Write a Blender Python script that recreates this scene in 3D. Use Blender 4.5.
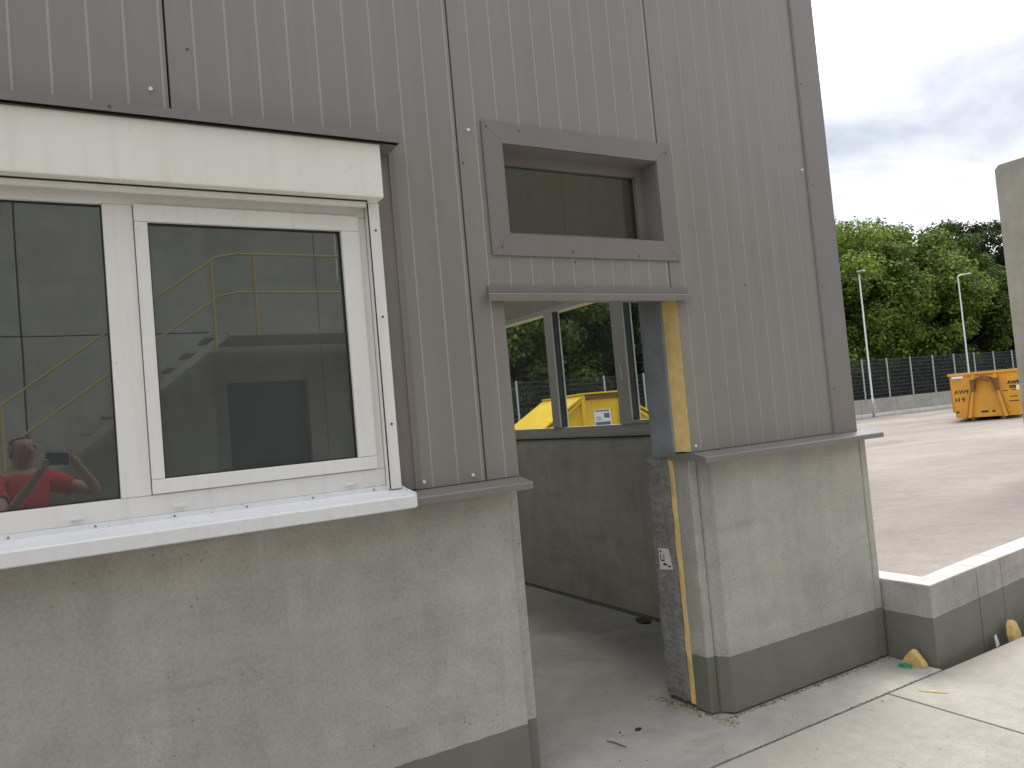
import bpy, bmesh, math, random
import numpy as np
from mathutils import Vector, Matrix
random.seed(7)
for o in list(bpy.data.objects): bpy.data.objects.remove(o)
SC = bpy.context.scene
COL = SC.collection
R = math.radians

# ------------------------------------------------------------------ camera
cam = bpy.data.cameras.new('camera'); camo = bpy.data.objects.new('camera', cam); COL.objects.link(camo)
SC.camera = camo
cam.sensor_width = 36.0; cam.lens = 27.0; cam.clip_start = 0.02; cam.clip_end = 3000
YAW, PITCH, ROLL = 0.53074, 0.04042, -0.08854
cy, sy, cp, sp, cr, sr = math.cos(YAW), math.sin(YAW), math.cos(PITCH), math.sin(PITCH), math.cos(ROLL), math.sin(ROLL)
fwd = Vector((sy*cp, cy*cp, sp)); rgt = Vector((cy, -sy, 0)); upv = rgt.cross(fwd)
r2 = cr*rgt + sr*upv; u2 = -sr*rgt + cr*upv
CAMP = Vector((0, -2.918, 1.612))
m = Matrix((r2, u2, -fwd)).transposed().to_4x4(); m.translation = CAMP
camo.matrix_world = m
SC.render.resolution_x = 1024; SC.render.resolution_y = 768
SC.view_settings.view_transform = 'Standard'; SC.view_settings.look = 'None'
SC.view_settings.gamma = 1.0; SC.view_settings.exposure = 1.18

# ------------------------------------------------------------------ sky and sun
SUN_AZ, SUN_EL = math.atan2(0.88, 0.47), R(55)      # azimuth measured from +y towards +x
w = bpy.data.worlds.new('World'); SC.world = w; w.use_nodes = True
nt = w.node_tree; nt.nodes.clear()
def N(nt, t, **k):
    n = nt.nodes.new(t)
    for a, b in k.items(): setattr(n, a, b)
    return n
def math_node(nt, op, a, b=None, c=None, clamp=False):
    n = nt.nodes.new('ShaderNodeMath'); n.operation = op; n.use_clamp = clamp
    for i, v in enumerate((a, b, c)):
        if v is None: continue
        if isinstance(v, (int, float)): n.inputs[i].default_value = v
        else: nt.links.new(v, n.inputs[i])
    return n.outputs[0]
def ramp(nt, fac, stops, interp='LINEAR'):
    n = nt.nodes.new('ShaderNodeValToRGB'); n.color_ramp.interpolation = interp
    els = n.color_ramp.elements
    while len(els) < len(stops): els.new(0.5)
    for e, (p, c) in zip(els, stops):
        e.position = p
        e.color = (c, c, c, 1) if isinstance(c, (int, float)) else (*c, 1)
    nt.links.new(fac, n.inputs[0])
    return n.outputs[0]
def mixc(nt, fac, a, b, mode='MIX'):
    n = nt.nodes.new('ShaderNodeMix'); n.data_type = 'RGBA'; n.blend_type = mode
    for s, v in ((n.inputs[0], fac), (n.inputs[6], a), (n.inputs[7], b)):
        if isinstance(v, (int, float)): s.default_value = v
        elif isinstance(v, tuple): s.default_value = (*v, 1)
        else: nt.links.new(v, s)
    return n.outputs[2]
sky = N(nt, 'ShaderNodeTexSky'); sky.sky_type = 'NISHITA'; sky.sun_disc = False
sky.sun_elevation = SUN_EL; sky.sun_rotation = SUN_AZ; sky.dust_density = 2.0
tc = N(nt, 'ShaderNodeTexCoord')
sep = N(nt, 'ShaderNodeSeparateXYZ'); nt.links.new(tc.outputs['Generated'], sep.inputs[0])
zz = math_node(nt, 'ADD', math_node(nt, 'MAXIMUM', sep.outputs[2], 0.0), 0.16)
cx_ = math_node(nt, 'DIVIDE', sep.outputs[0], zz); cy_ = math_node(nt, 'DIVIDE', sep.outputs[1], zz)
comb = N(nt, 'ShaderNodeCombineXYZ'); nt.links.new(cx_, comb.inputs[0]); nt.links.new(cy_, comb.inputs[1])
mp = N(nt, 'ShaderNodeMapping'); nt.links.new(comb.outputs[0], mp.inputs[0])
mp.inputs['Rotation'].default_value = (0, 0, R(25)); mp.inputs['Location'].default_value = (-4.5774, -18.2736, 4.95)
mp.inputs['Scale'].default_value = (0.62, 1.05, 1)
n1 = N(nt, 'ShaderNodeTexNoise'); nt.links.new(mp.outputs[0], n1.inputs['Vector'])
n1.inputs['Scale'].default_value = 1.15; n1.inputs['Detail'].default_value = 9; n1.inputs['Roughness'].default_value = 0.56; n1.inputs['Distortion'].default_value = 0.35
n2 = N(nt, 'ShaderNodeTexNoise'); nt.links.new(mp.outputs[0], n2.inputs['Vector'])
n2.inputs['Scale'].default_value = 0.45; n2.inputs['Detail'].default_value = 4
cl = math_node(nt, 'ADD', math_node(nt, 'MULTIPLY', n1.outputs[0], 0.75), math_node(nt, 'MULTIPLY', n2.outputs[0], 0.25))
cloudcol = ramp(nt, cl, [(0.36, (11, 10.9, 10.7)), (0.44, (8.6, 8.6, 8.6)), (0.49, (4.1, 4.15, 4.35)), (0.60, (2.1, 2.25, 2.6))])
skyc = mixc(nt, 0.9, sky.outputs[0], cloudcol)
bg = N(nt, 'ShaderNodeBackground'); bg.inputs[1].default_value = 0.11
out = N(nt, 'ShaderNodeOutputWorld'); nt.links.new(skyc, bg.inputs[0]); nt.links.new(bg.outputs[0], out.inputs[0])
sl = bpy.data.lights.new('sun', 'SUN'); sl.energy = 1.5; sl.angle = R(25); sl.color = (1, 0.96, 0.9)
so = bpy.data.objects.new('sun', sl); COL.objects.link(so)
sd = Vector((math.sin(SUN_AZ)*math.cos(SUN_EL), math.cos(SUN_AZ)*math.cos(SUN_EL), math.sin(SUN_EL)))
so.rotation_euler = sd.to_track_quat('Z', 'Y').to_euler()

# ------------------------------------------------------------------ materials
def new_mat(name):
    m = bpy.data.materials.new(name); m.use_nodes = True
    nt = m.node_tree; b = nt.nodes['Principled BSDF']
    return m, nt, b
def noise(nt, vec, scale, detail=4, rough=0.55, dist=0.0):
    n = nt.nodes.new('ShaderNodeTexNoise'); nt.links.new(vec, n.inputs['Vector'])
    n.inputs['Scale'].default_value = scale; n.inputs['Detail'].default_value = detail
    n.inputs['Roughness'].default_value = rough; n.inputs['Distortion'].default_value = dist
    return n.outputs[0]
def pos(nt, scale=(1, 1, 1), loc=(0, 0, 0), world=True):
    if world:
        g = nt.nodes.new('ShaderNodeNewGeometry'); v = g.outputs['Position']
    else:
        g = nt.nodes.new('ShaderNodeTexCoord'); v = g.outputs['Object']
    mp = nt.nodes.new('ShaderNodeMapping'); nt.links.new(v, mp.inputs[0])
    mp.inputs['Scale'].default_value = scale; mp.inputs['Location'].default_value = loc
    return mp.outputs[0]
def bump(nt, b, h, strength=0.2, dist=0.005):
    n = nt.nodes.new('ShaderNodeBump'); n.inputs['Strength'].default_value = strength; n.inputs['Distance'].default_value = dist
    nt.links.new(h, n.inputs['Height']); nt.links.new(n.outputs[0], b.inputs['Normal'])
def plain(name, col, rough=0.5, spec=0.5, metal=0.0, var=0.08, scale=6.0, fine=0.0, bumps=0.0, stretch=(1, 1, 1)):
    m, nt, b = new_mat(name)
    v = pos(nt, stretch)
    a = noise(nt, v, scale, 5)
    fac = ramp(nt, a, [(0.3, 1 - var), (0.7, 1 + var)])
    c = mixc(nt, 1.0, tuple(col), fac, 'MULTIPLY')
    if fine:
        a2 = noise(nt, v, scale*14, 3)
        c = mixc(nt, 1.0, c, ramp(nt, a2, [(0.35, 1 - fine), (0.65, 1 + fine)]), 'MULTIPLY')
    nt.links.new(c, b.inputs['Base Color'])
    b.inputs['Roughness'].default_value = rough; b.inputs['Specular IOR Level'].default_value = spec; b.inputs['Metallic'].default_value = metal
    if bumps: bump(nt, b, noise(nt, v, scale*10, 4), bumps, 0.004)
    return m
def concrete(name, col, band=None, pores=0.5, streak=0.5, rough_cut=False, warm=(1.03, 0.995, 0.965)):
    m, nt, b = new_mat(name)
    v = pos(nt)
    big = noise(nt, v, 1.1, 6, 0.6, 0.4)
    mid = noise(nt, v, 6.0, 6, 0.65)
    fine = noise(nt, v, 70.0, 4, 0.7)
    vs = noise(nt, pos(nt, (9, 9, 0.5)), 1.6, 5, 0.6)
    hs = noise(nt, pos(nt, (0.5, 0.5, 6)), 1.3, 5, 0.6, 0.6)
    c = mixc(nt, 1.0, tuple(col), ramp(nt, big, [(0.3, 0.84), (0.7, 1.14)]), 'MULTIPLY')
    c = mixc(nt, 1.0, c, ramp(nt, mid, [(0.3, 0.89), (0.7, 1.09)]), 'MULTIPLY')
    c = mixc(nt, 1.0, c, ramp(nt, fine, [(0.3, 0.86), (0.7, 1.12)]), 'MULTIPLY')
    c = mixc(nt, streak, c, mixc(nt, 1.0, c, ramp(nt, vs, [(0.3, 0.86), (0.65, 1.1)]), 'MULTIPLY'))
    c = mixc(nt, streak, c, mixc(nt, 1.0, c, ramp(nt, hs, [(0.3, 0.88), (0.65, 1.08)]), 'MULTIPLY'))
    dg = nt.nodes.new('ShaderNodeMapping'); nt.links.new(v, dg.inputs[0]); dg.inputs['Rotation'].default_value = (0, R(14), 0); dg.inputs['Scale'].default_value = (.8, .8, 7)
    smr = math_node(nt, 'MULTIPLY', ramp(nt, noise(nt, dg.outputs[0], 1.0, 6, 0.6, 0.5), [(0.55, 0.0), (0.70, 1.0)]), ramp(nt, noise(nt, v, 1.6, 2), [(0.45, 0.0), (0.6, 0.8)]))
    c = mixc(nt, smr, c, mixc(nt, 1.0, c, (0.74, 0.73, 0.72), 'MULTIPLY'))
    tint = noise(nt, pos(nt, (1, 1, 1), (5, 3, 1)), 0.9, 3)
    c = mixc(nt, ramp(nt, tint, [(0.4, 0.0), (0.65, 0.7)]), c, mixc(nt, 1.0, c, warm, 'MULTIPLY'))
    # air-bubble pores
    vo = nt.nodes.new('ShaderNodeTexVoronoi'); nt.links.new(v, vo.inputs['Vector']); vo.inputs['Scale'].default_value = 46
    sepc = nt.nodes.new('ShaderNodeSeparateColor'); nt.links.new(vo.outputs['Color'], sepc.inputs[0])
    rad = math_node(nt, 'MULTIPLY', math_node(nt, 'POWER', sepc.outputs[0], 4.0), 0.26)
    pm = math_node(nt, 'LESS_THAN', vo.outputs['Distance'], rad)
    area = ramp(nt, noise(nt, v, 1.7, 3), [(0.42, 0.05), (0.6, 1.0)])
    pf = math_node(nt, 'MULTIPLY', math_node(nt, 'MULTIPLY', pm, area), pores)
    c = mixc(nt, pf, c, mixc(nt, 1.0, c, (0.62, 0.6, 0.57), 'MULTIPLY'))
    hgt = math_node(nt, 'SUBTRACT', math_node(nt, 'ADD', fine, math_node(nt, 'MULTIPLY', mid, 0.7)), math_node(nt, 'MULTIPLY', pf, 1.2))
    b.inputs['Roughness'].default_value = 0.85; b.inputs['Specular IOR Level'].default_value = 0.25
    if rough_cut:
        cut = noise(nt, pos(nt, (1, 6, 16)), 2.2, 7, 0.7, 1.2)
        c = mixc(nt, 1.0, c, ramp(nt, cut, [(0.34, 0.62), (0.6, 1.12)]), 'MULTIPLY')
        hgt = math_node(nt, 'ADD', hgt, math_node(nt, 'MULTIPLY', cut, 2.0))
    if band is not None:
        g = nt.nodes.new('ShaderNodeNewGeometry'); s = nt.nodes.new('ShaderNodeSeparateXYZ'); nt.links.new(g.outputs['Position'], s.inputs[0])
        edge = math_node(nt, 'ADD', s.outputs[2], math_node(nt, 'MULTIPLY', math_node(nt, 'SUBTRACT', noise(nt, v, 14, 4), 0.5), 0.010))
        bf = math_node(nt, 'LESS_THAN', edge, band)
        pc = mixc(nt, 1.0, (0.192, 0.192, 0.168), ramp(nt, mid, [(0.25, 0.9), (0.75, 1.08)]), 'MULTIPLY')
        pc = mixc(nt, 1.0, pc, ramp(nt, big, [(0.3, 0.9), (0.7, 1.08)]), 'MULTIPLY')
        dirt = math_node(nt, 'MULTIPLY', ramp(nt, noise(nt, v, 9, 5), [(0.4, 0.0), (0.65, 1.0)]), ramp(nt, s.outputs[2], [(0.0, 0.8), (0.1, 0.0)]))
        pc = mixc(nt, dirt, pc, (0.24, 0.2, 0.14))
        c = mixc(nt, bf, c, pc)
        r = mixc(nt, bf, (0.85, 0.85, 0.85), (0.55, 0.55, 0.55)); nt.links.new(r, b.inputs['Roughness'])
    nt.links.new(c, b.inputs['Base Color'])
    bump(nt, b, hgt, 0.35, 0.003)
    return m
def panel_mat(name, col, var=0.05):
    m, nt, b = new_mat(name)
    a = noise(nt, pos(nt, (14, 14, 0.25)), 1.0, 5, 0.6)
    a2 = noise(nt, pos(nt, (1, 1, 0.6)), 1.3, 4)
    c = mixc(nt, 1.0, tuple(col), ramp(nt, a, [(0.3, 1 - var), (0.7, 1 + var)]), 'MULTIPLY')
    c = mixc(nt, 1.0, c, ramp(nt, a2, [(0.3, 1 - var), (0.7, 1 + var)]), 'MULTIPLY')
    sp_ = noise(nt, pos(nt), 120, 2)
    c = mixc(nt, math_node(nt, 'MULTIPLY', ramp(nt, sp_, [(0.7, 0.0), (0.78, 1.0)]), 0.25), c, (0.12, 0.11, 0.1))
    nt.links.new(c, b.inputs['Base Color'])
    rr = ramp(nt, a2, [(0.3, 0.27), (0.7, 0.36)]); nt.links.new(rr, b.inputs['Roughness'])
    b.inputs['Specular IOR Level'].default_value = 0.55
    bump(nt, b, noise(nt, pos(nt, (1, 1, .5)), 3.2, 2), 0.12, 0.012)
    return m
def glass(name, refl, tint, haze_dust=0.01):
    m, nt, b = new_mat(name); nt.nodes.remove(b)
    o = nt.nodes['Material Output']
    tr = nt.nodes.new('ShaderNodeBsdfTransparent'); tr.inputs[0].default_value = (*tint, 1)
    gl = nt.nodes.new('ShaderNodeBsdfGlossy'); gl.inputs['Roughness'].default_value = 0.0; gl.inputs[0].default_value = (0.93, 0.98, 0.98, 1)
    lw = nt.nodes.new('ShaderNodeLayerWeight'); lw.inputs[0].default_value = 0.5
    fac = math_node(nt, 'ADD', math_node(nt, 'MULTIPLY', math_node(nt, 'POWER', lw.outputs['Facing'], 5.0), 1.0 - refl), refl, clamp=True)
    mx = nt.nodes.new('ShaderNodeMixShader'); nt.links.new(fac, mx.inputs[0]); nt.links.new(tr.outputs[0], mx.inputs[1]); nt.links.new(gl.outputs[0], mx.inputs[2])
    bn = nt.nodes.new('ShaderNodeBump'); bn.inputs['Strength'].default_value = 0.05; bn.inputs['Distance'].default_value = 0.004
    nt.links.new(noise(nt, pos(nt), 2.2, 1), bn.inputs['Height']); nt.links.new(bn.outputs[0], gl.inputs['Normal'])
    df = nt.nodes.new('ShaderNodeBsdfDiffuse'); df.inputs[0].default_value = (0.60, 0.63, 0.65, 1)  # grey diffuse veil painting haze over the pane, with dust specks
    dv = noise(nt, pos(nt, (1, 1, .45)), 3.0, 6, 0.65)
    sm = noise(nt, pos(nt, (1, 1, 1)), 45, 3)
    dfac = math_node(nt, 'ADD', ramp(nt, dv, [(0.3, haze_dust*.65), (0.7, haze_dust*1.3)]), ramp(nt, sm, [(0.66, 0.0), (0.74, haze_dust*.9)]))
    m2 = nt.nodes.new('ShaderNodeMixShader'); nt.links.new(dfac, m2.inputs[0]); nt.links.new(mx.outputs[0], m2.inputs[1]); nt.links.new(df.outputs[0], m2.inputs[2])
    nt.links.new(m2.outputs[0], o.inputs[0])
    return m
M = {}
M['panel'] = panel_mat('panel_grey', (0.242, 0.229, 0.210))
M['panel_line_lit'] = panel_mat('panel_rib_lit', (0.335, 0.322, 0.298), 0.03)  # lighter copy of the panel grey, paints the ribs as catching light
M['panel_in'] = panel_mat('panel_inner', (0.44, 0.41, 0.36))
M['trim'] = panel_mat('trim_grey', (0.205, 0.187, 0.176), 0.04)
M['core'] = plain('foam_core', (0.88, 0.64, 0.28), 0.9, 0.2, var=0.12, scale=14, fine=0.1, bumps=0.4)
M['core_dark'] = plain('joint_dark', (0.03, 0.03, 0.03), 0.9, 0.1)
M['galv'] = plain('galvanised_steel', (0.30, 0.32, 0.345), 0.5, 0.5, metal=0.2, var=0.15, scale=9, fine=0.12)
def white_plastic(name, col, rough):
    m, nt, b = new_mat(name)
    v = pos(nt)
    st = noise(nt, pos(nt, (16, 16, 1.1)), 1.2, 6, 0.65); gr = noise(nt, v, 2.2, 5); sk = noise(nt, v, 75, 2)
    c = mixc(nt, math_node(nt, 'MULTIPLY', ramp(nt, st, [(0.5, 0.0), (0.75, 1.0)]), 0.22), tuple(col), (0.50, 0.47, 0.41))
    c = mixc(nt, math_node(nt, 'MULTIPLY', ramp(nt, gr, [(0.5, 0.0), (0.75, 1.0)]), 0.16), c, (0.52, 0.50, 0.45))
    c = mixc(nt, ramp(nt, sk, [(0.735, 0.0), (0.76, 0.55)]), c, (0.2, 0.19, 0.17))
    nt.links.new(c, b.inputs['Base Color'])
    nt.links.new(ramp(nt, gr, [(0.3, rough), (0.7, rough + .18)]), b.inputs['Roughness'])
    return m
M['upvc'] = white_plastic('white_upvc', (0.82, 0.81, 0.785), 0.3)
M['shutter'] = white_plastic('shutter_box_paint', (0.82, 0.80, 0.74), 0.38)
M['sillm'] = white_plastic('white_sill', (0.80, 0.81, 0.83), 0.22)
M['gasket'] = plain('gasket', (0.03, 0.03, 0.03), 0.6, 0.3)
M['screw'] = plain('screw_head', (0.8, 0.8, 0.78), 0.3, 0.6, metal=0.3)
M['darkscrew'] = plain('dark_screw', (0.1, 0.09, 0.085), 0.5, 0.4)
M['conc'] = concrete('plinth_concrete', (0.425, 0.418, 0.385), band=0.291, pores=0.95, streak=0.3)
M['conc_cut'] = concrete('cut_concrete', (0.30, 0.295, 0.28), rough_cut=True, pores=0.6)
M['conc_kerb'] = concrete('kerb_concrete', (0.42, 0.408, 0.38), band=0.27, pores=0.4)
M['conc_top'] = concrete('kerb_cap', (0.62, 0.61, 0.58), pores=0.2, streak=0.2)
M['conc_in'] = concrete('interior_concrete', (0.50, 0.485, 0.44), pores=0.3)
M['conc_wall'] = concrete('precast_concrete', (0.345, 0.338, 0.30), pores=0.6, streak=0.35)
M['conc_slab'] = concrete('slab_concrete', (0.47, 0.455, 0.41), pores=0.25, streak=0.15)
M['glass'] = glass('window_glass', 0.165, (0.42, 0.45, 0.46), 0.05)
M['glass_up'] = glass('upper_glass', 0.06, (0.56, 0.55, 0.48), 0.012)
M['glass_clear'] = glass('clear_glass', 0.03, (0.90, 0.92, 0.90), 0.006)
M['frame_grey'] = plain('grey_window_frame', (0.55, 0.525, 0.485), 0.45, 0.5, var=0.03)
M['frame_light'] = plain('pale_finish', (0.75, 0.77, 0.76), 0.4, 0.5)
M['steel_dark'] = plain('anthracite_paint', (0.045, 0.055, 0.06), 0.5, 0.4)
M['painted_wall'] = plain('pale_wall_paint', (0.62, 0.60, 0.55), 0.8, 0.2, var=0.04)
M['door_grey'] = plain('grey_door_paint', (0.11, 0.115, 0.12), 0.6, 0.3)
M['lamp_grey'] = plain('lamp_post_steel', (0.55, 0.56, 0.56), 0.4, 0.5, metal=0.3)
M['fence_dark'] = plain('fence_wire', (0.05, 0.06, 0.065), 0.5, 0.4)
M['fence_post'] = plain('fence_post_grey', (0.42, 0.45, 0.46), 0.5, 0.4)
M['black'] = plain('black_plastic', (0.015, 0.016, 0.018), 0.4, 0.5)
M['rust'] = plain('rusty_steel', (0.20, 0.10, 0.05), 0.8, 0.2, var=0.35, scale=20)
M['white_print'] = plain('white_label', (0.8, 0.8, 0.8), 0.5, 0.4, var=0.03)
M['blue_print'] = plain('blue_print', (0.10, 0.15, 0.34), 0.5, 0.4)
M['black_print'] = plain('black_print', (0.05, 0.04, 0.04), 0.7, 0.2)
M['foamscrap'] = plain('foam_scrap', (0.72, 0.52, 0.22), 0.9, 0.2, var=0.15, scale=25, fine=0.1, bumps=0.4)
M['green'] = plain('green_plastic', (0.02, 0.25, 0.10), 0.4, 0.5)
M['bark'] = plain('bark', (0.09, 0.07, 0.05), 0.95, 0.1, var=0.3, scale=6, bumps=0.6)
def yellow_paint(name, col):
    m, nt, b = new_mat(name)
    v = pos(nt)
    c = mixc(nt, 1.0, tuple(col), ramp(nt, noise(nt, v, 2.0, 5), [(0.3, 0.85), (0.7, 1.1)]), 'MULTIPLY')
    st = noise(nt, pos(nt, (5, 5, 0.8)), 2.0, 6, 0.65)
    c = mixc(nt, math_node(nt, 'MULTIPLY', ramp(nt, st, [(0.56, 0.0), (0.72, 1.0)]), 0.5), c, (0.30, 0.17, 0.06))
    sc = noise(nt, v, 14, 6, 0.7)
    c = mixc(nt, math_node(nt, 'MULTIPLY', ramp(nt, sc, [(0.64, 0.0), (0.70, 1.0)]), 0.7), c, (0.13, 0.07, 0.04))
    nt.links.new(c, b.inputs['Base Color']); b.inputs['Roughness'].default_value = 0.5; b.inputs['Specular IOR Level'].default_value = 0.4
    return m
M['orange'] = yellow_paint('orange_yellow_paint', (0.68, 0.33, 0.035))
M['yellow'] = yellow_paint('yellow_paint', (0.80, 0.54, 0.035))
M['rail'] = plain('yellow_handrail', (0.46, 0.35, 0.10), 0.5, 0.4, var=0.06)

def floor_mat():
    m, nt, b = new_mat('floor_concrete')
    v = pos(nt)
    a = noise(nt, v, 1.6, 7, 0.62, 0.8); a2 = noise(nt, v, 9, 6, 0.65); f = noise(nt, v, 90, 3)
    c = mixc(nt, 1.0, (0.41, 0.395, 0.36), ramp(nt, a, [(0.3, 0.8), (0.7, 1.14)]), 'MULTIPLY')
    c = mixc(nt, 1.0, c, ramp(nt, a2, [(0.3, 0.9), (0.7, 1.08)]), 'MULTIPLY')
    c = mixc(nt, 1.0, c, ramp(nt, f, [(0.3, 0.95), (0.7, 1.05)]), 'MULTIPLY')
    # rusty brown patches and fine grit
    rp = ramp(nt, noise(nt, pos(nt, (1, 1, 1), (2.3, 4.4, 0)), 2.4, 6, 0.7), [(0.60, 0.0), (0.72, 0.6)])
    c = mixc(nt, rp, c, (0.34, 0.26, 0.18))
    sp_ = ramp(nt, noise(nt, v, 55, 2), [(0.72, 0.0), (0.76, 0.5)])
    c = mixc(nt, sp_, c, (0.12, 0.11, 0.1))
    nt.links.new(c, b.inputs['Base Color'])
    nt.links.new(ramp(nt, a, [(0.3, 0.75), (0.7, 0.9)]), b.inputs['Roughness'])
    b.inputs['Specular IOR Level'].default_value = 0.2
    bump(nt, b, math_node(nt, 'ADD', a2, f), 0.2, 0.003)
    return m
M['floor'] = floor_mat()
def slab_mat():
    m, nt, b = new_mat('broom_slab')
    v = pos(nt)
    a = noise(nt, v, 1.1, 6, 0.6, 0.5); a2 = noise(nt, v, 12, 6, 0.7); f = noise(nt, v, 130, 4, 0.7)
    c = mixc(nt, 1.0, (0.415, 0.40, 0.365), ramp(nt, a, [(0.3, 0.82), (0.7, 1.14)]), 'MULTIPLY')
    c = mixc(nt, 1.0, c, ramp(nt, a2, [(0.3, 0.85), (0.7, 1.1)]), 'MULTIPLY')
    c = mixc(nt, 1.0, c, ramp(nt, f, [(0.3, 0.8), (0.7, 1.14)]), 'MULTIPLY')
    sp_ = ramp(nt, noise(nt, v, 38, 2), [(0.74, 0.0), (0.77, 0.6)])
    c = mixc(nt, sp_, c, (0.14, 0.12, 0.10))
    lp = ramp(nt, noise(nt, pos(nt, (1, 1, 1), (7, 2, 0)), 0.9, 4), [(0.5, 0.0), (0.7, 0.5)])
    c = mixc(nt, lp, c, (0.42, 0.375, 0.31))
    nt.links.new(c, b.inputs['Base Color']); b.inputs['Roughness'].default_value = 0.9; b.inputs['Specular IOR Level'].default_value = 0.2
    bump(nt, b, math_node(nt, 'ADD', f, a2), 0.4, 0.003)
    return m
M['slab'] = slab_mat()
def yard_mat():
    m, nt, b = new_mat('yard_surface')
    v = pos(nt)
    a = noise(nt, pos(nt, (0.12, 0.5, 1)), 1.0, 6, 0.6, 0.5); a1 = noise(nt, v, 0.35, 5, 0.6, 0.4); a2 = noise(nt, v, 5, 6, 0.7); f = noise(nt, v, 60, 4, 0.75)
    c = mixc(nt, 1.0, (0.33, 0.298, 0.272), ramp(nt, a, [(0.3, 0.8), (0.7, 1.15)]), 'MULTIPLY')
    c = mixc(nt, 1.0, c, ramp(nt, a1, [(0.3, 0.8), (0.7, 1.15)]), 'MULTIPLY')
    c = mixc(nt, 1.0, c, ramp(nt, a2, [(0.3, 0.85), (0.7, 1.1)]), 'MULTIPLY')
    c = mixc(nt, 1.0, c, ramp(nt, f, [(0.3, 0.8), (0.7, 1.15)]), 'MULTIPLY')
    wp = ramp(nt, noise(nt, v, 1.4, 5), [(0.5, 0.0), (0.7, 0.35)])
    c = mixc(nt, wp, c, (0.30, 0.24, 0.20))
    nt.links.new(c, b.inputs['Base Color']); b.inputs['Roughness'].default_value = 0.85; b.inputs['Specular IOR Level'].default_value = 0.25
    bump(nt, b, f, 0.4, 0.006)
    return m
M['yard'] = yard_mat()
M['ground'] = plain('earth_ground', (0.10, 0.105, 0.06), 0.95, 0.1, var=0.3, scale=1.2, bumps=0.3)
def leaf_mat(name, a, b_):
    m, nt, b = new_mat(name)
    g = nt.nodes.new('ShaderNodeNewGeometry')
    c = ramp(nt, g.outputs['Random Per Island'], [(0.0, a), (0.75, b_), (1.0, tuple(min(1, x*1.35) for x in b_))])
    cl_ = noise(nt, pos(nt), 0.55, 3)
    c = mixc(nt, 1.0, c, ramp(nt, cl_, [(0.35, 0.6), (0.65, 1.4)]), 'MULTIPLY')
    nt.links.new(c, b.inputs['Base Color']); b.inputs['Roughness'].default_value = 0.6; b.inputs['Specular IOR Level'].default_value = 0.12
    tl = nt.nodes.new('ShaderNodeBsdfTranslucent'); nt.links.new(c, tl.inputs[0])
    mx = nt.nodes.new('ShaderNodeMixShader'); mx.inputs[0].default_value = 0.35
    nt.links.new(b.outputs[0], mx.inputs[1]); nt.links.new(tl.outputs[0], mx.inputs[2]); nt.links.new(mx.outputs[0], nt.nodes['Material Output'].inputs[0])
    return m
M['leafA'] = leaf_mat('maple_leaf', (0.05, 0.085, 0.014), (0.175, 0.25, 0.045))
M['leafB'] = leaf_mat('dark_leaf', (0.02, 0.032, 0.01), (0.055, 0.075, 0.026))
M['leafC'] = leaf_mat('mid_leaf', (0.04, 0.07, 0.014), (0.115, 0.17, 0.036))

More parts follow.
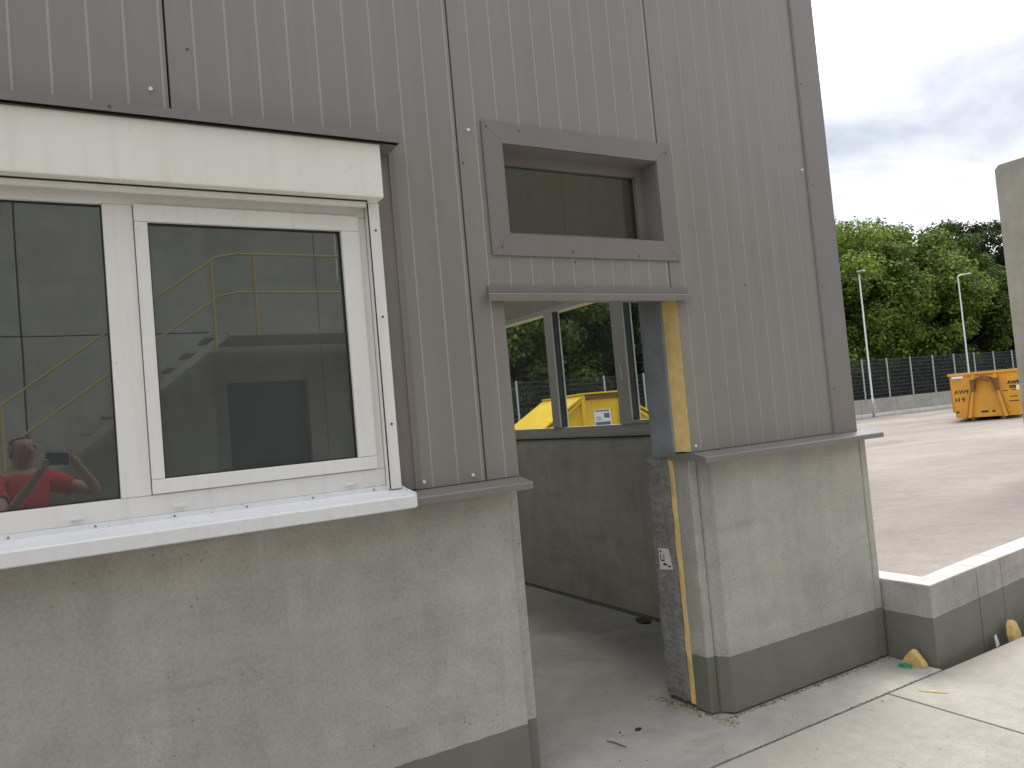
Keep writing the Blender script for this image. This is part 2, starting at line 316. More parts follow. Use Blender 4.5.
# ------------------------------------------------------------------ mesh helpers
class MB:
    def __init__(s): s.v = []; s.f = []; s.m = []
    def add(s, vs, fs, mi=0):
        o = len(s.v); s.v += [tuple(v) for v in vs]; s.f += [tuple(i + o for i in f) for f in fs]; s.m += [mi]*len(fs); return s
    def box(s, x0, x1, y0, y1, z0, z1, mi=0):
        vs = [(x, y, z) for z in (z0, z1) for y in (y0, y1) for x in (x0, x1)]
        return s.add(vs, [(0, 2, 3, 1), (4, 5, 7, 6), (0, 1, 5, 4), (2, 6, 7, 3), (0, 4, 6, 2), (1, 3, 7, 5)], mi)
    def prism(s, poly, axis, a0, a1, mi=0):
        """poly = 2D points; axis = extrusion axis. x: (y,z)  y: (x,z)  z: (x,y)"""
        n = len(poly)
        def P(p, a): return {'x': (a, p[0], p[1]), 'y': (p[0], a, p[1]), 'z': (p[0], p[1], a)}[axis]
        vs = [P(p, a0) for p in poly] + [P(p, a1) for p in poly]
        fs = [tuple(range(n)), tuple(range(2*n - 1, n - 1, -1))] + [(i, n + i, n + (i + 1) % n, (i + 1) % n) for i in range(n)]
        return s.add(vs, fs, mi)
    def tube(s, pts, r, n=8, mi=0, cap=True):
        pts = [Vector(p) for p in pts]; rings = []
        for i, p in enumerate(pts):
            d = (pts[min(i + 1, len(pts) - 1)] - pts[max(i - 1, 0)]).normalized()
            a = d.cross(Vector((0, 0, 1)) if abs(d.z) < 0.9 else Vector((1, 0, 0))).normalized(); b = d.cross(a)
            rr = r[i] if isinstance(r, (list, tuple)) else r
            rings.append([p + rr*(math.cos(t)*a + math.sin(t)*b) for t in [2*math.pi*k/n for k in range(n)]])
        vs = [v for q in rings for v in q]; fs = []
        for i in range(len(pts) - 1):
            for k in range(n): fs.append((i*n + k, i*n + (k + 1) % n, (i + 1)*n + (k + 1) % n, (i + 1)*n + k))
        if cap: fs += [tuple(range(n - 1, -1, -1)), tuple((len(pts) - 1)*n + k for k in range(n))]
        return s.add(vs, fs, mi)
    def bar(s, a, b, w, h, mi=0, up=(0, 0, 1)):
        a, b = Vector(a), Vector(b); d = (b - a).normalized(); u = Vector(up)
        x = d.cross(u).normalized(); z = x.cross(d)
        vs = [p + sx*w/2*x + sz*h/2*z for p in (a, b) for sz in (-1, 1) for sx in (-1, 1)]
        return s.add(vs, [(0, 1, 3, 2), (4, 6, 7, 5), (0, 4, 5, 1), (2, 3, 7, 6), (0, 2, 6, 4), (1, 5, 7, 3)], mi)
    def mesh(s, name, mats, bevel=0, smooth=False):
        me = bpy.data.meshes.new(name); me.from_pydata(s.v, [], s.f)
        for mt in (mats if isinstance(mats, (list, tuple)) else [mats]): me.materials.append(M[mt] if isinstance(mt, str) else mt)
        me.polygons.foreach_set('material_index', s.m)
        bm = bmesh.new(); bm.from_mesh(me); bmesh.ops.recalc_face_normals(bm, faces=bm.faces)
        if bevel: bmesh.ops.bevel(bm, geom=list(bm.edges), offset=bevel, segments=2, affect='EDGES', profile=0.6, clamp_overlap=True)
        bm.to_mesh(me); bm.free()
        if smooth: me.polygons.foreach_set('use_smooth', [True]*len(me.polygons))
        me.update(); return me
    def build(s, name, mats, parent=None, bevel=0, smooth=False, **k):
        return link(name, s.mesh(name, mats, bevel, smooth), parent, **k)
def link(name, me, parent=None, loc=None, label=None, cat=None, group=None, kind=None):
    o = bpy.data.objects.new(name, me); COL.objects.link(o)
    if parent: o.parent = parent
    if loc is not None: o.location = loc
    tag(o, label, cat, group, kind)
    return o
def tag(o, label=None, cat=None, group=None, kind=None):
    for k, v in (('label', label), ('category', cat), ('group', group), ('kind', kind)):
        if v: o[k] = v
    return o
def empty(name, loc=(0, 0, 0), rz=0, **k):
    o = bpy.data.objects.new(name, None); COL.objects.link(o); o.location = loc; o.rotation_euler = (0, 0, rz); o.empty_display_size = 0.2
    tag(o, k.get('label'), k.get('cat'), k.get('group'), k.get('kind')); return o
def copy_tree(o, parent=None):
    c = o.copy(); COL.objects.link(c); c.parent = parent
    for ch in list(o.children): copy_tree(ch, c)
    return c
def text_mesh(body, size, mat, extrude=0.002, bold=0.0):
    cu = bpy.data.curves.new('lettering', 'FONT'); cu.body = body; cu.size = size; cu.extrude = extrude; cu.offset = bold
    cu.resolution_u = 3
    t = bpy.data.objects.new('tmp', cu); COL.objects.link(t)
    dg = bpy.context.evaluated_depsgraph_get()
    me = bpy.data.meshes.new_from_object(t.evaluated_get(dg)); bpy.data.objects.remove(t)
    me.materials.clear(); me.materials.append(M[mat]); return me

# ================================================================== THE SETTING
MB().add([(-900, -900, -.32), (900, -900, -.32), (900, 900, -.32), (-900, 900, -.32)], [(0, 1, 2, 3)]).build('ground', 'ground', kind='structure')
def yz(y): return 0.425 - 0.0225*max(y, 0.0)
# yard: one sheet behind the kerb, falling gently away from it
KX0, KY0, KANG = 4.13, -0.29, R(5.0)
def kerb_y(x): return KY0 + (x - KX0)*math.tan(KANG)
ym = MB(); nx, ny = 40, 30
xs = [4.16 + (95 - 4.16)*(i/nx)**1.6 for i in range(nx + 1)]
for i in range(nx + 1):
    y0 = min(kerb_y(xs[i]) + 0.10, 3.0)
    for j in range(ny + 1):
        y = y0 + (21.45 - y0)*(j/ny); ym.v.append((xs[i], y, yz(y)))
for i in range(nx):
    for j in range(ny):
        a = i*(ny + 1) + j; ym.f.append((a, a + ny + 1, a + ny + 2, a + 1)); ym.m.append(0)
ym.build('yard', 'yard', kind='structure')
MB().add([(-40, 6.6, .20), (4.16, 6.6, .20), (4.16, 21.45, -.057), (-40, 21.45, -.057)], [(0, 1, 2, 3)]).build('rear_yard', 'yard', kind='structure')

# pavement: a base under separate slabs
pv = MB().box(-9, 14, -8.7, 0.55, -.31, -.21).build('pavement', 'core_dark', kind='structure')
def slab(x0, x1, y0, y1, mat='slab', bev=0.006):
    MB().box(x0, x1, y0, y1, -.20, 0.0).build('slab', mat, pv, bevel=bev)
JY = -0.325
slab(-9, 4.115, JY + .006, 0.40, 'floor', .004)
ex = [-9, -5.2, -0.8, 3.575, 7.9, 14]
for r0, r1 in ((JY - .006, -4.4), (-4.412, -8.6)):
    for a, b in zip(ex[:-1], ex[1:]):
        MB().prism([(a + .006 + (.0), r1), (b - .006, r1), (b - .006 + (0.035 if b == 3.575 and r0 > -1 else 0), r0), (a + .006 + (0.035 if a == 3.575 and r0 > -1 else 0), r0)], 'z', -.20, 0.0).build('slab', 'slab', pv, bevel=.006)
fl = MB().box(-7.8, 3.72, 0.397, 6.2, -.05, -.0005).build('floor', 'floor', kind='structure')
# ================================================================== THE BUILDING
B = empty('site_office', (0, 0, 0), label='grey metal panel site office on a concrete plinth with an open doorway', cat='building')
TOP = 5.1
SEAMS = [1.545 - 1.15*k for k in range(7, -1, -1)] + [2.695, 3.832]
CUTS = [(-2.6, 1.218, 1.0, 2.79), (1.707, 2.728, 1.0, 2.135), (1.767, 2.672, 2.42, 2.833)]
PZ = 1.345
def wall_panel(x0, x1):
    g = 0.0022; a, b = x0 + g, x1 - g
    xs = {a, b}
    ribs = []
    k = math.ceil((a - 1.526)/0.115)
    while 1.526 + 0.115*k < b:
        rx = 1.526 + 0.115*k
        if a + .012 < rx < b - .012: ribs.append(rx)
        k += 1
    prof = [(a, .012), (a + .002, 0.0)]
    for rx in ribs: prof += [(rx - .0042, 0.0), (rx - .0016, -.0022), (rx + .0016, -.0022), (rx + .0042, 0.0)]
    prof += [(b - .002, 0.0), (b, .012)]
    for c in CUTS:
        for e in c[:2]:
            if a < e < b:
                for i in range(len(prof) - 1):
                    if prof[i][0] < e < prof[i + 1][0]:
                        t = (e - prof[i][0])/(prof[i + 1][0] - prof[i][0]); prof.insert(i + 1, (e, prof[i][1] + t*(prof[i + 1][1] - prof[i][1]))); break
    mb = MB(); core = MB(); skin = MB()
    def spans(xm):
        sp = [(PZ, TOP)]
        for c in CUTS:
            if c[0] < xm < c[1]:
                ns = []
                for (u, v) in sp:
                    if c[3] <= u or c[2] >= v: ns.append((u, v)); continue
                    if c[2] > u: ns.append((u, c[2]))
                    if c[3] < v: ns.append((c[3], v))
                sp = ns
        return sp
    for (p, q) in zip(prof[:-1], prof[1:]):
        rib = p[1] < -.001 or q[1] < -.001
        for (u, v) in spans((p[0] + q[0])/2):
            mb.add([(p[0], p[1], u), (q[0], q[1], u), (q[0], q[1], v), (p[0], p[1], v)], [(0, 1, 2, 3)], 1 if rib else 0)
    bx = sorted({a, b} | {e for c in CUTS for e in c[:2] if a < e < b})
    for (p, q) in zip(bx[:-1], bx[1:]):
        for (u, v) in spans((p + q)/2):
            core.box(p + (.006 if p == a else 0), q - (.006 if q == b else 0), .0125 if False else .004, .118, u + .002, v - .002)
            skin.box(p, q, .1185, .1215, u, v)
    me = bpy.data.meshes.new('wall_panel'); me.from_pydata(mb.v, [], mb.f)
    me.materials.append(M['panel']); me.materials.append(M['panel_line_lit']); me.polygons.foreach_set('material_index', mb.m); me.update()
    o = link('wall_panel', me, B)
    core.build('insulation_core', 'core', o); skin.build('inner_skin', 'panel_in', o)
    # seam tongue, dark, set back in the joint
    return o
panels = [wall_panel(a, b) for a, b in zip(SEAMS[:-1], SEAMS[1:])]
def panel_at(x):
    for p, a, b in zip(panels, SEAMS[:-1], SEAMS[1:]):
        if a <= x < b: return p
    return panels[-1]
jm = MB()
for s in SEAMS[1:-1]:
    for (u, v) in (((2.8, TOP),) if s < 1.2 else ((PZ, TOP),) if s < 2 else ((2.933, TOP), (2.19, 2.318))):
        jm.box(s - .004, s + .004, .013, .016, u, v)
jm.build('panel_joint', 'core_dark', B)
def disc(r, h, n=12):
    mb = MB(); ring = lambda rr, y: [(rr*math.cos(2*math.pi*k/n), y, rr*math.sin(2*math.pi*k/n)) for k in range(n)]
    vs = ring(r, 0) + ring(r*.8, -h) ; fs = [(i, (i + 1) % n, n + (i + 1) % n, n + i) for i in range(n)] + [tuple(range(n, 2*n))]
    return mb.add(vs, fs)
screw_me = disc(.0085, .006).mesh('screw', 'screw'); speck_me = disc(.005, .003).mesh('dark_rivet', 'darkscrew')
for (x, z) in [(.334, 2.881), (1.604, 2.877), (1.256, 1.372), (1.482, 1.374), (3.795, 2.887), (2.757, 1.374), (-.46, 2.90), (1.30, 4.2), (2.40, 4.2), (3.5, 4.2)]:
    link('screw', screw_me, panel_at(x), (x, -.0003, z))
for (x, z) in [(.466, 3.049), (1.565, 2.726), (3.23, 2.204), (2.114, 2.302), (1.541, 2.781), (.197, 2.80)]:
    link('rivet', speck_me, panel_at(x), (x, -.0003, z))
# corner flashing, wraps the right end
MB().prism([(3.828, -.004), (3.834, -.014), (4.026, -.014), (4.033, -.008), (4.033, .30), (4.024, .30), (4.024, .0), (3.828, .0)], 'z', PZ - .004, TOP + .02).build('corner_flashing', 'trim', B)
for z in (1.5, 2.1, 2.7, 3.3): link('rivet', speck_me, B, (3.845 + .05*(z % .4), -.0142, z + .1))

# concrete plinth, left run: main face plus a stepped jamb strip
MB().prism([(-7.8, 0.0), (1.638, 0.0), (1.647, .008), (1.651, .046), (1.656, .034), (1.704, .034), (1.712, .042), (1.712, .40), (-7.8, .40)], 'z', -.04, 1.302).build('plinth', 'conc', B)
# right pier: outer leaf with chamfered steps, foam strip, rough cut inner leaf
MB().prism([(2.757, .18), (2.757, .072), (2.762, .066), (2.806, .066), (2.811, .084), (2.817, .056), (2.846, .005), (2.856, 0), (4.040, 0), (4.046, .014), (4.052, .014), (4.062, .002), (4.108, .002), (4.118, .012), (4.118, .18)], 'z', .012, 1.302).build('plinth', 'conc', B)
mb = MB(); n = 14
def wob(i, a): return a*math.sin(i*2.3 + 1) + a*.6*math.sin(i*5.1)
vs = []
for i in range(n + 1):
    z = .03 + 1.285*i/n; taper = .6 + .4*min(1, i/4)
    for (y, dx) in ((.182, .004), (.186, -.002 + wob(i, .002)), (.212 + wob(i, .005) - .014*(1 - taper), -.003 - wob(i, .002)), (.222, .004)): vs.append((2.7575 + dx, y, z))
for i in range(n):
    for k in range(3): mb.f.append((4*i + k, 4*i + k + 1, 4*i + k + 5, 4*i + k + 4)); mb.m.append(0)
mb.v = vs
mb.build('insulation_strip', 'core', B)
MB().box(2.764, 4.0, .18, .222, .02, 1.30).build('insulation_core', 'core', B)
# inner leaf: slightly ragged cut face
mb = MB(); ny_, nz_ = 8, 22; rr = random.Random(3)
for j in range(nz_ + 1):
    for i in range(ny_ + 1):
        y = .224 + .181*i/ny_; z = .03 + 1.284*j/nz_
        e = (i in (0, ny_)) or (j in (0, nz_))
        mb.v.append((2.757 + rr.uniform(-.0018, .0018) + (.003 if e else 0), y + (rr.uniform(-.003, .001) if i == ny_ else 0), z + (rr.uniform(-.012, .004) if j == nz_ else rr.uniform(-.01, .01) if j == 0 else 0)))
for j in range(nz_):
    for i in range(ny_):
        a = j*(ny_ + 1) + i; mb.f.append((a, a + 1, a + ny_ + 2, a + ny_ + 1)); mb.m.append(0)
mb.box(2.761, 3.7, .2245, .402, .035, 1.298)
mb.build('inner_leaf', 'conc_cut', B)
# sticker on the cut face
st = MB().add([(2.7525, .358, .822), (2.7525, .278, .826), (2.7525, .256, .716), (2.7525, .362, .706), (2.754, .358, .822), (2.754, .278, .826), (2.754, .256, .716), (2.754, .362, .706)],
              [(0, 1, 2, 3), (7, 6, 5, 4), (0, 4, 5, 1), (1, 5, 6, 2), (2, 6, 7, 3), (3, 7, 4, 0)]).build('sticker', 'white_print', B)
st['label'] = 'small torn white sticker with black marks'
mk = MB()
def mark(y0, y1, z0, z1): mk.box(2.7515, 2.7522, y0, y1, z0, z1)
mark(.342, .348, .756, .790); mark(.318, .323, .756, .790); mark(.318, .348, .754, .760); mark(.338, .349, .800, .812)
mark(.300, .330, .733, .742); mark(.272, .292, .726, .735); mark(.312, .322, .744, .748)
mk.build('print', 'black_print', st)

# plinth ledge flashings
def ledge(x0, x1, cap_r=True):
    pr = [(0.03, 1.343), (0.0, 1.342), (-.100, 1.322), (-.104, 1.318), (-.104, 1.293), (-.100, 1.293), (-.098, 1.316), (0.03, 1.336)]
    o = MB().prism(pr, 'x', x0, x1).build('ledge_flashing', 'trim', B)
    for xe in ((x0, x0 + .0025), (x1 - .0025, x1)):
        MB().prism([(.02, 1.3355), (-.0975, 1.3155), (-.0975, 1.296), (.02, 1.302)], 'x', *xe).build('end_cap', 'trim', o)
    return o
ledge(1.155, 1.712); lr = ledge(2.716, 4.140)
MB().box(2.7165, 2.80, .0205, .176, 1.304, 1.338).build('end_cap', 'trim', lr)
MB().box(3.9, 4.14, .0305, .5, 1.303, 1.343).build('ledge_return', 'trim', B)
MB().box(1.22, 1.705, .004, .1, 1.328, 1.3445).build('panel_foot', 'core_dark', B)

# galvanised steel door post beside the foam edge
MB().prism([(2.735, .128), (2.728, .135), (2.728, .305), (2.735, .312), (2.86, .312), (2.86, .305), (2.742, .302), (2.742, .138), (2.86, .135), (2.86, .128)], 'z', 1.322, 2.162).build('door_post', 'galv', B)
MB().box(1.60, 1.70, .13, .31, 0.0, 2.162).build('door_post', 'galv', B)
MB().box(1.60, 2.86, .13, .31, 2.165, 2.265).build('door_lintel', 'galv', B)

# door head drip flashings
dh = MB().box(1.629, 2.796, -.012, -.0025, 2.147, 2.184).build('drip_flashing', 'trim', B)
MB().prism([(-.012, 2.150), (-.040, 2.146), (-.043, 2.142), (-.043, 2.112), (-.039, 2.112), (-.038, 2.140), (-.012, 2.146)], 'x', 1.612, 2.797).build('drip_lip', 'trim', dh)
MB().box(1.71, 2.727, .0, .118, 2.1305, 2.1345).build('head_lining', 'trim', dh)

# upper fixed window above the door
uw = empty('upper_window'); uw.parent = B
X0, X1, Z0, Z1 = 1.668, 2.769, 2.322, 2.928; x0, x1, z0, z1 = 1.767, 2.672, 2.42, 2.833
for poly in ([(X0, Z0), (X1, Z0), (x1, z0), (x0, z0)], [(X1, Z0), (X1, Z1), (x1, z1), (x1, z0)], [(X1, Z1), (X0, Z1), (x0, z1), (x1, z1)], [(X0, Z1), (X0, Z0), (x0, z0), (x0, z1)]):
    cxm = sum(p[0] for p in poly)/4; czm = sum(p[1] for p in poly)/4
    poly = [(p[0] + (cxm - p[0])*.002, p[1] + (czm - p[1])*.002) for p in poly]
    MB().prism(poly, 'y', -.010, -.0025).build('trim_board', 'trim', uw)
for (a, b, c, d) in ((x0 + .001, x1 - .001, z0 + .001, z0 + .004), (x0 + .001, x1 - .001, z1 - .004, z1 - .001), (x0 + .001, x0 + .004, z0 + .004, z1 - .004), (x1 - .004, x1 - .001, z0 + .004, z1 - .004)):
    MB().box(a, b, -.002, .17, c, d).build('reveal_lining', 'trim', uw)
for (a, b, c, d) in ((x0 + .004, x1 - .004, z0 + .004, z0 + .04), (x0 + .004, x1 - .004, z1 - .05, z1 - .004), (x0 + .004, x0 + .044, z0 + .04, z1 - .05), (x1 - .05, x1 - .004, z0 + .04, z1 - .05)):
    MB().box(a, b, .11, .165, c, d).build('inner_frame', 'trim', uw)
MB().box(x0 + .044, x1 - .05, .134, .142, z0 + .04, z1 - .05).build('pane', 'glass_up', uw)
for (x, z) in [(1.69, 2.90), (1.72, 2.36), (2.1, 2.35), (2.5, 2.34), (1.86, 2.90), (2.74, 2.88)]: link('rivet', speck_me, uw, (x, -.0102, z))

# ---- big white window with roller-shutter box
W = empty('white_window'); W.parent = B
WX0 = -2.48
def wbox(n, m, a, b, c, d, e, f, bev=.003): return MB().box(a, b, c, d, e, f).build(n, m, W, bevel=bev)
wbox('outer_frame', 'upvc', WX0, 1.095, .006, .075, 1.378, 1.447)
wbox('outer_frame', 'upvc', WX0, 1.095, .006, .075, 2.459, 2.512)
wbox('outer_frame', 'upvc', 1.058, 1.095, .006, .075, 1.4475, 2.4585)
wbox('outer_frame', 'upvc', WX0, WX0 + .06, .006, .075, 1.4475, 2.4585)
for mx in (.154, -1.64): wbox('mullion', 'upvc', mx, mx + .094, .004, .075, 1.4475, 2.4585)
# glazing bead and pane of the fixed middle light
def fixed(a, b, c, d):
    wbox('pane', 'glass', a, b, .034, .040, c, d, 0)
    for q in ((a, b, c, c + .004), (a, b, d - .004, d), (a, a + .004, c + .004, d - .004), (b - .004, b, c + .004, d - .004)): MB().box(q[0], q[1], .026, .0335, q[2], q[3]).build('gasket', 'gasket', W)
fixed(-1.545, .153, 1.448, 2.458)
def sash(a, b, c, d):
    gx0, gx1, gz0, gz1 = a + .042, b - .075 + .0, c + .05, d - .062
    f = .0
    for q in ((a, b, c, gz0), (a, b, gz1, d), (a, gx0, gz0 + .0005, gz1 - .0005), (gx1, b, gz0 + .0005, gz1 - .0005)): wbox('sash_rail', 'upvc', q[0], q[1], -.006, .060, q[2], q[3], .004)
    wbox('pane', 'glass', gx0, gx1, .024, .030, gz0, gz1, 0)
    for q in ((gx0, gx1, gz0, gz0 + .004), (gx0, gx1, gz1 - .004, gz1), (gx0, gx0 + .004, gz0 + .004, gz1 - .004), (gx1 - .004, gx1, gz0 + .004, gz1 - .004)): MB().box(q[0], q[1], .012, .0235, q[2], q[3]).build('gasket', 'gasket', W)
sash(.2505, 1.064, 1.4495, 2.462)
sash(-2.42, -1.643, 1.4495, 2.462)
# drainage caps
for x in (.021, .334, .950, -.62, -1.2): wbox('drain_cap', 'upvc', x - .022, x + .022, -.004, .0055, 1.396, 1.408, .003)
# shutter guide rails
for a, b in ((1.097, 1.147),):
    wbox('guide_rail', 'upvc', a, b, -.030, .05, 1.362, 2.512, .004)
    MB().box(a - .0015, a + .004, -.031, -.0302, 1.364, 2.51).build('guide_slot', 'gasket', W)
for z in (1.62, 2.05, 2.40): link('rivet', speck_me, W, (1.125, -.0303, z))
sscrew_me = disc(.0042, .003).mesh('sill_screw', 'galv')
# sill
sillp = [(.02, 1.378), (-.004, 1.378), (-.008, 1.360), (-.05, 1.353), (-.128, 1.344), (-.150, 1.342), (-.154, 1.336), (-.154, 1.294), (-.148, 1.290), (-.146, 1.330), (.02, 1.345)]
sl_ = MB().prism(sillp, 'x', WX0 - .05, 1.150).build('sill', 'sillm', W)
MB().prism([(.0, 1.348), (-.15, 1.332), (-.153, 1.296), (-.153, 1.348), (-.05, 1.362), (.0, 1.372)], 'x', 1.1502, 1.156).build('sill_cap', 'sillm', W)
for k in range(15):
    x = 1.038 - .2415*k
    if x > WX0: link('sill_screw', sscrew_me, W, (x, -.0065, 1.368))
# shutter box with canopy flashing
wbox('shutter_box', 'shutter', WX0 - .05, 1.142, -.105, .06, 2.512, 2.728, .006)
wbox('shutter_slot', 'gasket', WX0, 1.09, -.06, -.01, 2.508, 2.5118, 0)
wbox('lead_bar', 'shutter', WX0, 1.085, -.055, -.035, 2.488, 2.508, .003)
MB().prism([(-.002, 2.806), (-.002, 2.790), (-.112, 2.768), (-.128, 2.766), (-.128, 2.734), (-.124, 2.734), (-.122, 2.762), (-.10, 2.764), (-.004, 2.786), (-.006, 2.806)], 'x', WX0 - .12, 1.224).build('canopy_flashing', 'trim', W)
MB().prism([(-.002, 2.785), (-.120, 2.761), (-.120, 2.737), (-.002, 2.74)], 'x', 1.2215, 1.2238).build('canopy_end', 'trim', W)
MB().box(WX0 - .1, 1.2165, -.10, .0615, 2.7285, 2.7335).build('soffit', 'trim', W)
MB().box(WX0 - .1, 1.2165, -.0015, .0615, 2.734, 2.789).build('backing', 'trim', W)
for x in (.19, -.5): link('rivet', speck_me, W, (x, -.1283, 2.75))
# reveal flashing between guide rail and panels
MB().prism([(1.150, .08), (1.150, .012), (1.216, .004), (1.217, -.004), (1.240, -.005), (1.240, -.002), (1.221, -.001), (1.2175, .08)], 'z', 1.347, 2.762).build('reveal_flashing', 'trim', W)
MB().box(WX0 - .1, 1.217, .076, .119, 1.305, 1.3775).build('backing', 'core_dark', W)
MB().box(WX0 - .1, 1.217, .062, .119, 2.5125, 2.79).build('backing', 'core_dark', W)

# ---- end wall (right), its window, rear wall, roof
XE0, XE1 = 3.70, 4.015
MB().box(XE0, XE1, .41, 6.3, -.04, 1.372).build('end_plinth', 'conc_in', B)
EY0, EY1, EZ0, EZ1 = 1.05, 4.75, 1.372, 2.515
for a, b in ((.41, EY0), (EY1, 6.19),): MB().box(XE0 + .02, XE1, a, b, 1.3725, TOP).build('end_wall_panel', 'panel_in', B)
for k in range(5):
    a = EY0 + .002 + k*.9; b = min(a + .896, EY1 - .002)
    if b - a > .05: MB().box(XE0 + .02, XE1, a, b, EZ1, TOP).build('end_wall_panel', 'panel_in', B, bevel=.003)
E = empty('end_window'); E.parent = B
def ebox(n, m, x0, x1, y0, y1, z0, z1, bev=.003): return MB().box(x0, x1, y0, y1, z0, z1).build(n, m, E, bevel=bev)
ebox('outer_frame', 'frame_grey', 3.715, 3.79, EY0, EY1, EZ0 + .001, EZ0 + .095)
ebox('outer_frame', 'frame_grey', 3.715, 3.79, EY0, EY1, EZ1 - .04, EZ1 - .001)
ebox('outer_frame', 'frame_grey', 3.715, 3.79, EY1 - .06, EY1 - .001, EZ0 + .096, EZ1 - .041)
ebox('outer_frame', 'frame_grey', 3.715, 3.79, EY0 + .001, EY0 + .06, EZ0 + .096, EZ1 - .041)
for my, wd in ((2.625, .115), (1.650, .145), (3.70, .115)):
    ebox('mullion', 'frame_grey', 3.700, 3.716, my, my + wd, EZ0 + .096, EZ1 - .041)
    ebox('mullion_shade', 'steel_dark', 3.7165, 3.776, my + .002, my + wd - .002, EZ0 + .096, EZ1 - .041, 0)  # dark block stands in for the shaded side face of the mullion
    ebox('mullion_lit_edge', 'frame_light', 3.7765, 3.7875, my - .004, my + wd, EZ0 + .096, EZ1 - .041, 0)  # pale strip paints the lit outer edge of the mullion
ebox('sash_bottom', 'frame_grey', 3.705, 3.770, EY0 + .061, 1.649, EZ0 + .096, EZ0 + .122)
ebox('handle', 'frame_light', 3.685, 3.699, 1.70, 1.722, 1.80, 1.93, .004)
for a, b in ((EY0 + .061, 1.645), (1.796, 2.62), (2.741, 3.70), (3.82, EY1 - .061)): ebox('pane', 'glass_clear', 3.778, 3.784, a, b, EZ0 + .096, EZ1 - .041, 0)
ebox('inner_sill', 'steel_dark', 3.69, 3.7145, EY0, EY1, EZ0 - .006, EZ0 + .006, 0)
MB().box(XE0 - .012, XE0 - .001, .45, 6.18, -.001, .028).build('skirting', 'conc_kerb', B)
MB().box(-7.8, 4.015, 6.2, 6.5, -.04, TOP).build('rear_wall', 'conc_in', B)
MB().box(-7.8, -7.5, .41, 6.2, -.04, TOP).build('end_wall', 'painted_wall', B)
for (a, b, c, d) in ((-7.9, -.6, -.06, 6.6), (3.2, 4.07, -.06, 6.6), (-.599, 3.199, -.06, 1.3), (-.599, 3.199, 3.9, 6.6)): MB().box(a, b, c, d, TOP + .022, TOP + .22).build('roof', 'trim', B)
MB().box(-.65, 3.25, 1.25, 3.95, TOP + .225, TOP + .25).build('added_rooflight', 'glass_clear', B)  # unseen roof opening added to brighten the room below
MB().box(-7.5, 3.7, 5.4, 5.6, 0, TOP).build('partition_wall', 'painted_wall', B)

# ================================================================== KERB
K = empty('kerb_wall', (KX0, KY0, 0), label='low concrete kerb wall with white top edging the raised yard', cat='kerb')
KH = .455
def kblock(poly, top=True):
    o = MB().prism(poly, 'z', -.30, KH - .012).build('kerb_block', 'conc_kerb', K, bevel=.004)
    cpoly = poly
    MB().prism(cpoly, 'z', KH - .0115, KH).build('block_top', 'conc_top', o, bevel=.003)
def kp(s, t):   # along, inward
    c_, s_ = math.cos(KANG), math.sin(KANG); return (s*c_ - t*s_, s*s_ + t*c_)
T = .14
kblock([(0.0, .50), (0.0, 0.0), kp(.555, 0), kp(.555, T), (T + .02, T), (T + .02, .50)])
ss = [.56, .88]; 
while ss[-1] < 10: ss.append(ss[-1] + 1.0)
for a, b in zip(ss[:-1], ss[1:]): kblock([kp(a + .003, 0), kp(b - .003, 0), kp(b - .003, T), kp(a + .003, T)])

# ================================================================== FENCE, LOW WALL
FY = 21.7; FZ0, FZ1 = .80, 2.83
LW = empty('retaining_wall', (30, FY, -.06), label='low precast concrete wall running under the wire fence', cat='wall')
lwm = MB().box(-1.49, 1.49, -.12, .12, -.3, .87).mesh('wall_block', 'conc_wall', .015)
lkm = MB().box(-1.495, 1.495, -.32, -.125, -.2, .14).mesh('kerb_stone', 'conc_top', .02)
for k in range(-13, 14):
    link('wall_block', lwm, LW, (k*3.0, 0, 0)); link('kerb_stone', lkm, LW, (k*3.0, 0, 0))
FN = empty('wire_fence', (35.0, FY, FZ0), label='dark bar-mesh fence with pale posts in front of the trees', cat='fence')
sp_ = 2.04
pm = MB().box(-.03, .03, -.03, .03, 0, FZ1 - FZ0 + .03).mesh('post', 'fence_post', .004)
mp_ = MB(); H = FZ1 - FZ0
for k in range(11):
    z = .04 + k*(H - .08)/10
    for dy in (-.008, .008): mp_.box(-sp_/2, sp_/2, dy - .005, dy + .005, z - .009, z + .009)
for k in range(41):
    x = -sp_/2 + k*sp_/40; mp_.box(x - .0035, x + .0035, -.0035, .0035, 0, H)
mpm = mp_.mesh('mesh_panel', 'fence_dark')
for k in range(-15, 14):
    link('post', pm, FN, (k*sp_, -.0425, 0)); link('mesh_panel', mpm, FN, (k*sp_ + sp_/2, 0, 0))

# ================================================================== LAMP POSTS
def lamp(loc, h, arm, label):
    r = empty('lamp_post', loc, label=label, cat='lamp post', group='lamp posts along the yard fence')
    MB().tube([(0, 0, 0), (0, 0, .9), (0, 0, .92), (0, 0, h)], [.07, .07, .052, .034], 10).build('pole', 'lamp_grey', r, smooth=True)
    if arm:
        MB().tube([(0, 0, h - .02), (.12, -.1, h + .03), (.3, -.25, h + .06)], .03, 8).build('arm', 'lamp_grey', r)
        MB().prism([(.25, -.12), (.55, -.38), (.48, -.46), (.18, -.2)], 'z', h + .03, h + .10).build('lamp_head', 'lamp_grey', r, bevel=.01)
    else:
        MB().box(-.10, .10, -.30, .06, h - .02, h + .06).build('lamp_head', 'lamp_grey', r, bevel=.01)
    MB().box(-.05, .05, -.09, -.084, .35, .75).build('service_door', 'fence_post', r)
    return r
lamp((33.8, 20.45, yz(20.4)), 7.1, False, 'pale steel lamp post rising beside the office corner, left of the two')
lamp((42.4, 20.5, yz(20.4)), 7.05, True, 'pale steel lamp post with a bent head, above the orange container')

